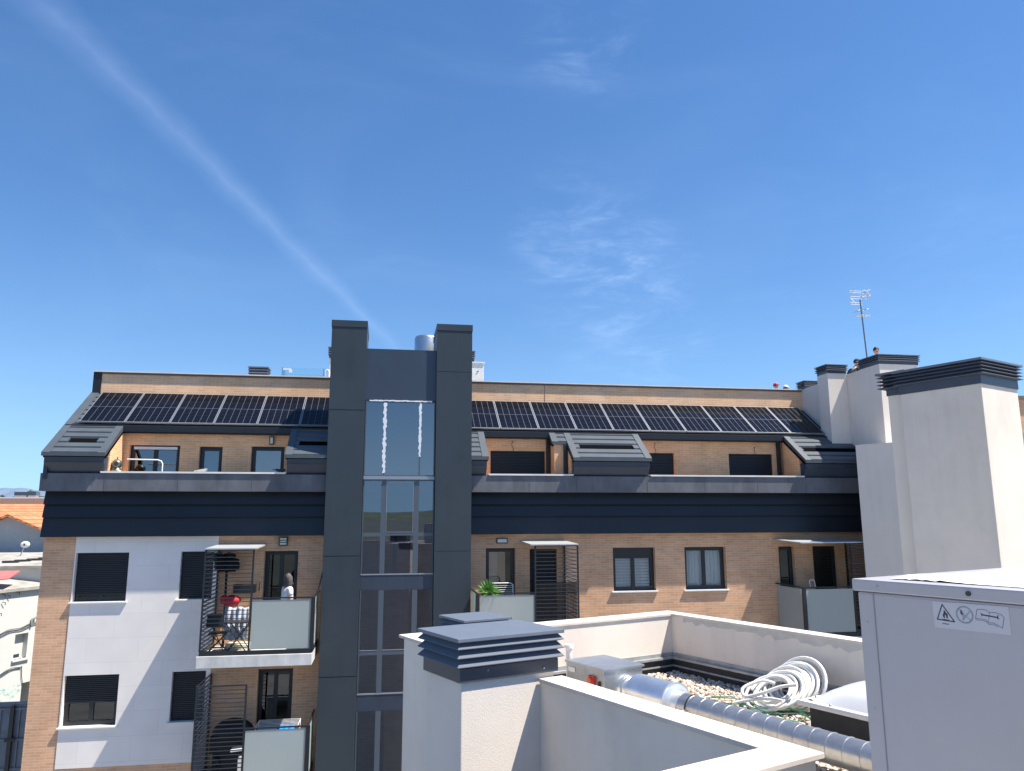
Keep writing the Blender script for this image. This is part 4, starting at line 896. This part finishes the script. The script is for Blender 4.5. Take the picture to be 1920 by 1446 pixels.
# ------------------------------------------------------------------ foreground roof terrace
GRV = -1.65
rtb = thing('roof_terrace', P(3, 4, GZ), 'cream rendered roof terrace with low stone-capped parapets in the foreground', 'building')
HP = -1.075
def wallab(a0, a1, b0, b1, nm='parapet_wall', mt=None):
    return MB().ab(a0, a1, b0, b1, GZ, HP).build(nm, mt or STU2, rtb)
wallab(2.575, 6.62, 2.965, 3.115); wallab(6.475, 6.685, 3.115, 6.265, mt=STU); wallab(-2.0, 6.475, 6.125, 6.265)
wallab(2.385, 2.545, -2.0, 3.10)
def seg(pts, nm='coping'):
    m = MB(); m.prism([P(a, b, HP) for a, b in pts], Z*.025); o = m.build(nm, COP, rtb, bevel=.003); return o
seg([(2.57, 2.945), (4.395, 2.945), (4.395, 3.135), (2.36, 3.135)]); seg([(2.36, 3.134), (2.36, -2), (2.57, -2), (2.57, 2.944)])
seg([(4.92, 2.945), (6.70, 2.945), (6.46, 3.135), (4.92, 3.135)])
seg([(6.70, 2.946), (6.70, 6.285), (6.46, 6.105), (6.46, 3.135)]); seg([(6.699, 6.286), (-2, 6.286), (-2, 6.105), (6.459, 6.105)])
m = MB()
for k in range(9):
    a = 6.3-k*.62
    m.ab(a, a+.006, 6.105, 6.286, HP+.0255, HP+.0262)
for a in (3.9, 3.3, 2.75, 5.4, 6.0): m.ab(a, a+.005, 2.945, 3.135, HP+.0255, HP+.0262)
for b in (3.7, 4.35, 5.0, 5.65): m.ab(6.46, 6.70, b, b+.005, HP+.0255, HP+.0262)
for b in (2.4, 1.8, 1.2): m.ab(2.36, 2.57, b, b+.005, HP+.0255, HP+.0262)
m.build('coping_joints', mat('joint_grey', (.35, .32, .29), .9), rtb)
# peeling patch under the right coping
random.seed(9); m = MB(); a = 6.3; v1 = []; 
while a > 2.2: v1.append((a, -.035-.05*random.random()*(1+.4*math.sin(a*3)))); a -= random.uniform(.03, .09)
n = len(v1); m.add([P(a, 6.1235, HP) for a, _ in v1]+[P(a, 6.1235, HP+z) for a, z in v1], [(i, i+1, n+i+1, n+i) for i in range(n-1)]); m.build('mortar_smears', mat('mortar_pale', (.55, .52, .48), .9, var=.1, vscale=8), rtb, fix=False)
# roof slab below gravel
m = MB(); m.ab(2.55, 6.475, 3.115, 6.125, GZ+.1, GRV-.04); m.ab(-2, 2.385, -2.5, 6.125, GZ+.1, GRV-.04); m.build('roof_slab', mat('slab', (.42, .39, .34), .9, var=.3, vscale=20), rtb)
# flashing upstands
m = MB()
m.ab(6.455, 6.475, 3.2, 6.125, GRV-.04, -1.52, 1); m.ab(6.425, 6.475, 3.2, 6.12, -1.52, -1.498, 0); m.ab(6.44, 6.475, 3.2, 6.12, -1.60, -1.585, 0); m.ab(6.465, 6.475, 3.2, 6.12, -1.498, -1.46, 0)
m.ab(-2, 6.455, 6.105, 6.125, GRV-.04, -1.52, 1); m.ab(-2, 6.44, 6.075, 6.125, -1.52, -1.498, 0); m.ab(-2, 6.44, 6.09, 6.125, -1.60, -1.585, 0); m.ab(-2, 6.44, 6.115, 6.125, -1.498, -1.46, 0)
m.build('flashing', [GREYR, BLKM], rtb)
# gravel
random.seed(21); gm = MB(); ico = bmesh.new(); bmesh.ops.create_icosphere(ico, subdivisions=1, radius=1); iv = [v.co.copy() for v in ico.verts]; iff = [[v.index for v in f.verts] for f in ico.faces]; ico.free()
def stones(a0, a1, b0, b1, n, rmin=.011, rmax=.024):
    for _ in range(n):
        a, b = random.uniform(a0, a1), random.uniform(b0, b1); r_ = random.uniform(rmin, rmax)
        rot = Matrix.Rotation(random.uniform(0, 6.28), 3, 'Z') @ Matrix.Rotation(random.uniform(-.5, .5), 3, 'X')
        sc = Vector((random.uniform(.8, 1.3), random.uniform(.7, 1.1), random.uniform(.5, .8)))*r_
        c = P(a, b, GRV-.02+random.uniform(0, .022))
        gm.add([c+rot @ Vector((v.x*sc.x, v.y*sc.y, v.z*sc.z))*random.uniform(.88, 1.1) for v in iv], iff, random.choice((0, 0, 1, 1, 2, 3)))
stones(3.3, 6.44, 4.55, 6.1, 7600); stones(1.9, 3.6, 3.6, 4.9, 3000); stones(4.2, 6.44, 3.9, 4.6, 900)
tag(gm.build('gravel', [mat('stone_a', (.50, .42, .33), .85, var=.25, vscale=20), mat('stone_b', (.62, .55, .46), .85, var=.2, vscale=20), mat('stone_c', (.40, .30, .23), .85), mat('stone_d', (.50, .47, .44), .85)], fix=False), 'pale beige gravel covering the roof terrace', 'gravel', kind='stuff')
# --- fan box and duct
DB, DZ = 4.60, -1.50
fb = thing('fan_box', P(5.8, 4.55, GRV), 'galvanised square fan box with a red switch on the gravel', 'fan box')
MB().ab(5.48, 6.03, 4.36, 4.80, -1.62, -1.325).build('casing', GALVB, fb, bevel=.004)
MB().ab(5.465, 6.045, 4.345, 4.815, -1.325, -1.305).build('lid', GALVB, fb, bevel=.003)
m = MB(); m.ab(5.60, 5.68, 4.335, 4.36, -1.47, -1.385, 0); m.tube([P(5.64, 4.335, -1.42), P(5.64, 4.31, -1.42)], .026, 12, 1); m.build('switch', [mat('switch_red', (.6, .05, .03), .5), mat('switch_knob', (.7, .12, .05), .5)], fb)
m = MB(); m.ab(5.53, 5.555, 4.345, 4.36, -1.46, -1.42); m.build('cable_gland', BLKM, fb)
m = MB(); m.ab(5.9, 6.0, 4.352, 4.36, -1.40, -1.36); m.build('rating_plate', WHITE, fb)
MB().ab(5.5, 6.0, 4.40, 4.76, GRV, -1.62).build('feet', BLKM, fb)
tag(MB().tube([P(6.12, 4.45, GRV), P(6.12, 4.45, -1.22)], .03, 10).tube([P(6.12, 4.45, -1.22), P(6.12, 4.45, -1.19)], .045, 10).build('vent_pipe', WPL), 'short white pipe standing behind the fan box', 'pipe')
du = thing('ventilation_duct', P(4, DB, GRV), 'shiny spiral ventilation duct lying across the gravel roof', 'duct')
def dp(a): return P(a, DB, DZ)
m = MB(); m.tube([dp(5.48), dp(5.40), dp(5.40), dp(5.31)], [.125, .125, .118, .118], 32); m.tube([dp(5.405), dp(5.395)], .131, 32); m.tube([dp(5.345), dp(5.335)], .124, 32); m.build('connector', GALV, du)
m = MB(); m.tube([dp(5.31), dp(4.86)], .16, 48); m.build('silencer', GALV, du)
m = MB(); m.tube([dp(4.862), dp(4.845)], .167, 48); m.tube([dp(4.846), dp(4.83)], [.155, .118], 48); m.tube([dp(4.832), dp(4.75)], .106, 48); m.build('reducer', mat('bright_zinc', (.75, .77, .79), .35, .7), du)
m = MB(); a = 4.76; seam = .125
while a > -1.5:
    m.tube([dp(a), dp(a-seam+.010)], .1, 40, cap=False); m.tube([dp(a-seam+.010), dp(a-seam+.008)], [.1, .1035], 40, cap=False); m.tube([dp(a-seam+.008), dp(a-seam+.003)], .1035, 40, cap=False); m.tube([dp(a-seam+.003), dp(a-seam)], [.1035, .1], 40, cap=False); a -= seam; m.build('spiral_pipe', GALV, du)
m = MB(); m.tube([dp(4.655), dp(4.64)], .107, 32); m.build('clamp', BLKM, du); 
m = MB(); m.tube([P(4.648, DB-.108, DZ), P(4.648, DB-.135, DZ)], .008, 8); m.build('clamp_bolt', ALU, du)
for a in (5.1, 3.9, 2.6, 1.2, 0): MB().ab(a-.03, a+.03, DB-.1, DB+.1, GRV-.01, DZ-.09 if a < 4.8 else DZ-.15).build('support', BLKM, du)
# --- hose coil
random.seed(4); hp = []; nl = 17
for i in range(nl*28):
    t_ = i/28.; k = t_/nl; ang = 2*math.pi*(i/28.)
    tilt = R(34+24*k+5*math.sin(t_*2.1)); rad = .185+.035*math.sin(t_*1.7)+.035*k
    ca, cb, cz = 4.76-.12*k+.02*math.sin(t_*2.3), 5.58+.30*k, -1.515+.085*k+.012*math.sin(t_*3)
    e1 = AV; e2 = BV*math.cos(tilt)+Z*math.sin(tilt)
    hp.append(P(ca-.03, cb, cz)+e1*math.cos(ang)*rad*1.0+e2*math.sin(ang)*rad*.93)
t_h = thing('hose_coil', P(4.7, 5.7, GRV), 'coiled white corrugated hose leaning against the parapet on gravel', 'hose')
MB().tube(hp, .0145, 10).build('coil', WPL, t_h)
tail = [P(4.72, 5.66, -1.44), P(4.80, 5.60, -1.42), P(4.88, 5.50, -1.46), P(4.90, 5.44, -1.50), P(4.84, 5.42, -1.54), P(4.70, 5.48, -1.49), P(4.58, 5.56, -1.43), P(4.46, 5.62, -1.40)]
def smooth(pts, n=8):
    out = []
    for i in range(len(pts)-1):
        a, b, c, d = pts[max(i-1, 0)], pts[i], pts[i+1], pts[min(i+2, len(pts)-1)]
        for k in range(n):
            t = k/n; out.append(.5*((2*b)+(c-a)*t+(2*a-5*b+4*c-d)*t*t+(-a+3*b-3*c+d)*t**3))
    return out+[pts[-1]]
MB().tube(smooth(tail), .0145, 10).build('loop', WPL, t_h)
MB().tube(smooth([P(4.92, 5.34, -1.60), P(4.80, 5.42, -1.56), P(4.66, 5.48, -1.53), P(4.5, 5.48, -1.52)]), .0145, 10).build('loose_end', WPL, t_h)
# green wires
random.seed(8); m = MB()
for k in range(7):
    b0_ = random.uniform(5.1, 5.5); a0_ = random.uniform(4.9, 5.3)
    m.tube(smooth([P(a0_-j*.16+random.uniform(-.05, .05), b0_+random.uniform(-.10, .10)+j*.03, GRV+.03+random.uniform(0, .05)) for j in range(7)], 5), .004, 5)
tag(m.build('green_wires', mat('wire_green', (.02, .20, .10), .5)), 'thin green wires strewn across the gravel beside the duct', 'wires')
# --- skylight
sk = thing('skylight', P(3.5, 5.5, GRV), 'domed translucent skylight with pale rim on a dark upstand', 'skylight')
MB().ab(2.95, 4.02, 5.20, 5.98, GRV, -1.42).build('upstand', BLKM, sk)
MB().ab(2.90, 4.08, 5.13, 6.05, -1.425, -1.385).build('rim', WPL, sk, bevel=.01)
m = MB(); n = 16; vs = []
for j in range(n+1):
    for i in range(n+1):
        u_, v_ = i/n, j/n; hgt = .18*(math.sin(math.pi*u_)**.6)*(math.sin(math.pi*v_)**.6)
        vs.append(P(2.95+1.08*u_, 5.18+.82*v_, -1.385+hgt))
m.add(vs, [(j*(n+1)+i, j*(n+1)+i+1, (j+1)*(n+1)+i+1, (j+1)*(n+1)+i) for j in range(n) for i in range(n)], 0, True)
m.build('dome', mat('dome_acrylic', (.55, .56, .58), .25, var=.05), sk)
m = MB()
for a, b in ((4.03, 5.3), (3.8, 5.155), (3.3, 5.155), (4.04, 5.75)): m.ball(P(a, b, -1.378), .012, .012, .01, 8, 5)
m.build('screws', GALVB, sk)
# --- air-conditioning unit
ac = thing('outdoor_unit', P(1.5, 3.4, GRV), 'large white air conditioning unit with warning label in the right foreground', 'air conditioner')
UZ = -.25
MB().ab(1.00, 1.978, 2.908, 4.35, GRV+.08, UZ-.05).build('cabinet', ACW, ac, bevel=.012)
MB().ab(.985, 1.992, 2.896, 4.365, UZ-.048, UZ).build('lid', ACW, ac, bevel=.006)
m = MB(); m.ab(1.905, 1.909, 2.9055, 2.908, GRV+.1, UZ-.05); m.build('panel_seam', mat('seam_grey', (.25, .26, .29), .6), ac)
for a in (1.1, 1.85): MB().ab(a-.05, a+.05, 2.95, 4.3, GRV-.01, GRV+.08).build('foot', BLKM, ac)
m = MB(); m.tube([P(1.525, 2.896, UZ-.024), P(1.525, 2.891, UZ-.024)], .009, 16); m.build('screw', mat('screw_dark', (.06, .065, .075), .5, .6), ac)
m = MB()
for a, z in ((1.945, -.42), (1.945, -.75), (1.945, -1.1), (1.20, UZ-.024), (1.88, UZ-.024)): m.tube([P(a, 2.909 if z < -.3 else 2.897, z), P(a, 2.9055 if z < -.3 else 2.8935, z)], .0045, 12)
m.build('small_screws', GALVB, ac)
# warning label
def lp(u_, v_, n=0): # u 0..1 along label, v 0..1 downwards
    return P(1.667-.267*u_, 2.9075-.0006-n, -.3130-.0945*v_+.0035*u_)
LBL = MB().add([lp(0, 0), lp(1, 0), lp(1, 1), lp(0, 1)], [(0, 1, 2, 3)]).build('warning_label', mat('label_white', (.50, .50, .56), .5), ac, fix=False)
m = MB()
def line(p, q, w=.012, mi=0, n=.0004):
    a = Vector((p[0]*2.82, p[1], 0)); b = Vector((q[0]*2.82, q[1], 0)); d = (b-a); 
    if d.length < 1e-6: return
    d.normalize(); e = Vector((-d.y, d.x, 0))*w; a -= d*w*.6; b += d*w*.6
    m.add([lp(v.x/2.82, v.y, n) for v in (a-e, b-e, b+e, a+e)], [(0, 1, 2, 3)], mi)
def poly(ps, w=.012, mi=0, close=False):
    for i in range(len(ps)-1+(1 if close else 0)): line(ps[i], ps[(i+1) % len(ps)], w, mi)
def fillp(ps, mi=0, n=.0004): m.add([lp(u_, v_, n) for u_, v_ in ps], [tuple(range(len(ps)))], mi)
poly([(.135, .10), (.05, .68), (.285, .72)], .022, 0, True)
fillp([(.152, .30), (.172, .36), (.182, .44), (.192, .40), (.202, .50), (.196, .60), (.178, .62), (.174, .52), (.164, .47), (.156, .54), (.158, .62), (.138, .60), (.130, .50), (.142, .42)])
poly([(.125, .66), (.21, .675)], .012)
fillp([(.115, .80), (.205, .815), (.205, .86), (.115, .845)], 1)
cc = (.43, .42); poly([(cc[0]+.107*math.cos(i*.2618), cc[1]+.302*math.sin(i*.2618)) for i in range(24)], .028, 2, True)
line((cc[0]-.075, cc[1]-.2), (cc[0]+.075, cc[1]+.2), .02, 2); line((.40, .62), (.50, .28), .026, 2)
fillp([(.385, .22), (.40, .28), (.41, .36), (.405, .44), (.385, .42), (.372, .34)]); fillp([(.395, .44), (.43, .42), (.42, .56), (.405, .62)], 2)
bk = [(.60, .18), (.66, .16), (.72, .18), (.755, .26), (.82, .24), (.90, .30), (.935, .40), (.90, .78), (.85, .70), (.79, .62), (.735, .64), (.70, .54), (.64, .52), (.57, .52)]
poly(bk, .013, 1, True); poly([(.755, .26), (.735, .58)], .010, 1); poly([(.57, .57), (.64, .57), (.70, .60), (.735, .70), (.79, .68), (.85, .76)], .010, 1)
line((.655, .36), (.84, .41), .024); fillp([(.64, .29), (.665, .33), (.655, .40), (.64, .44), (.65, .37)]); fillp([(.85, .35), (.87, .31), (.86, .40), (.875, .47), (.845, .46)])
m.build('symbols', [mat('ink_black', (.03, .04, .06), .6), mat('ink_grey', (.16, .19, .25), .6), mat('ink_pale', (.27, .33, .37), .6)], LBL, fix=False)
# protective film on the lid
random.seed(13); m = MB(); n1, n2 = 46, 30; vs = []
for j in range(n2+1):
    for i in range(n1+1):
        u_, v_ = i/n1, j/n2; e = min(u_, 1-u_, v_, 1-v_)
        a = 1.885-.80*u_+random.uniform(-.006, .006)+.02*math.sin(v_*9)*(u_ < .05); b = 2.99+1.30*v_+random.uniform(-.006, .006)
        z = UZ+.003+(.003*random.random() if e > .02 else 0)+(.004*random.random() if .0 < e < .04 else 0)+.006*max(0, math.sin(u_*7+v_*11))*random.random()
        vs.append(P(a, b, z))
m.add(vs, [(j*(n1+1)+i, j*(n1+1)+i+1, (j+1)*(n1+1)+i+1, (j+1)*(n1+1)+i) for j in range(n2) for i in range(n1)])
m.build('protective_film', FILM, ac, fix=False)

# brick wing glimpsed at the far right
t = thing('brick_wing', (26, 27, GZ), 'brick wing just visible at the right edge behind the largest chimney', 'building')
MB().box(19.3, 30, 21.2, 30, GZ, 3.75).build('wall', BR, t); MB().box(19.25, 30.1, 21.1, 30.1, 3.75, 3.85).build('coping', RCOPU, t)

for o_, k_ in ((hw, 1.36), (ls, 1.36), (sd, 1.40), (h1, 1.40), (h2, 1.5), (h3, 1.5)):
    o_.location = Vector(o_.location)*k_; o_.scale = (k_, k_, k_)

for ch in an.children:
    if ch.name.startswith(('uhf', 'vhf', 'dab')):
        c0 = Vector((15.66, 22.4, 7.1))-an.location; ch.scale = (.74, .8, .8); ch.location = Vector((c0.x*.26, c0.y*.2, c0.z*.2))
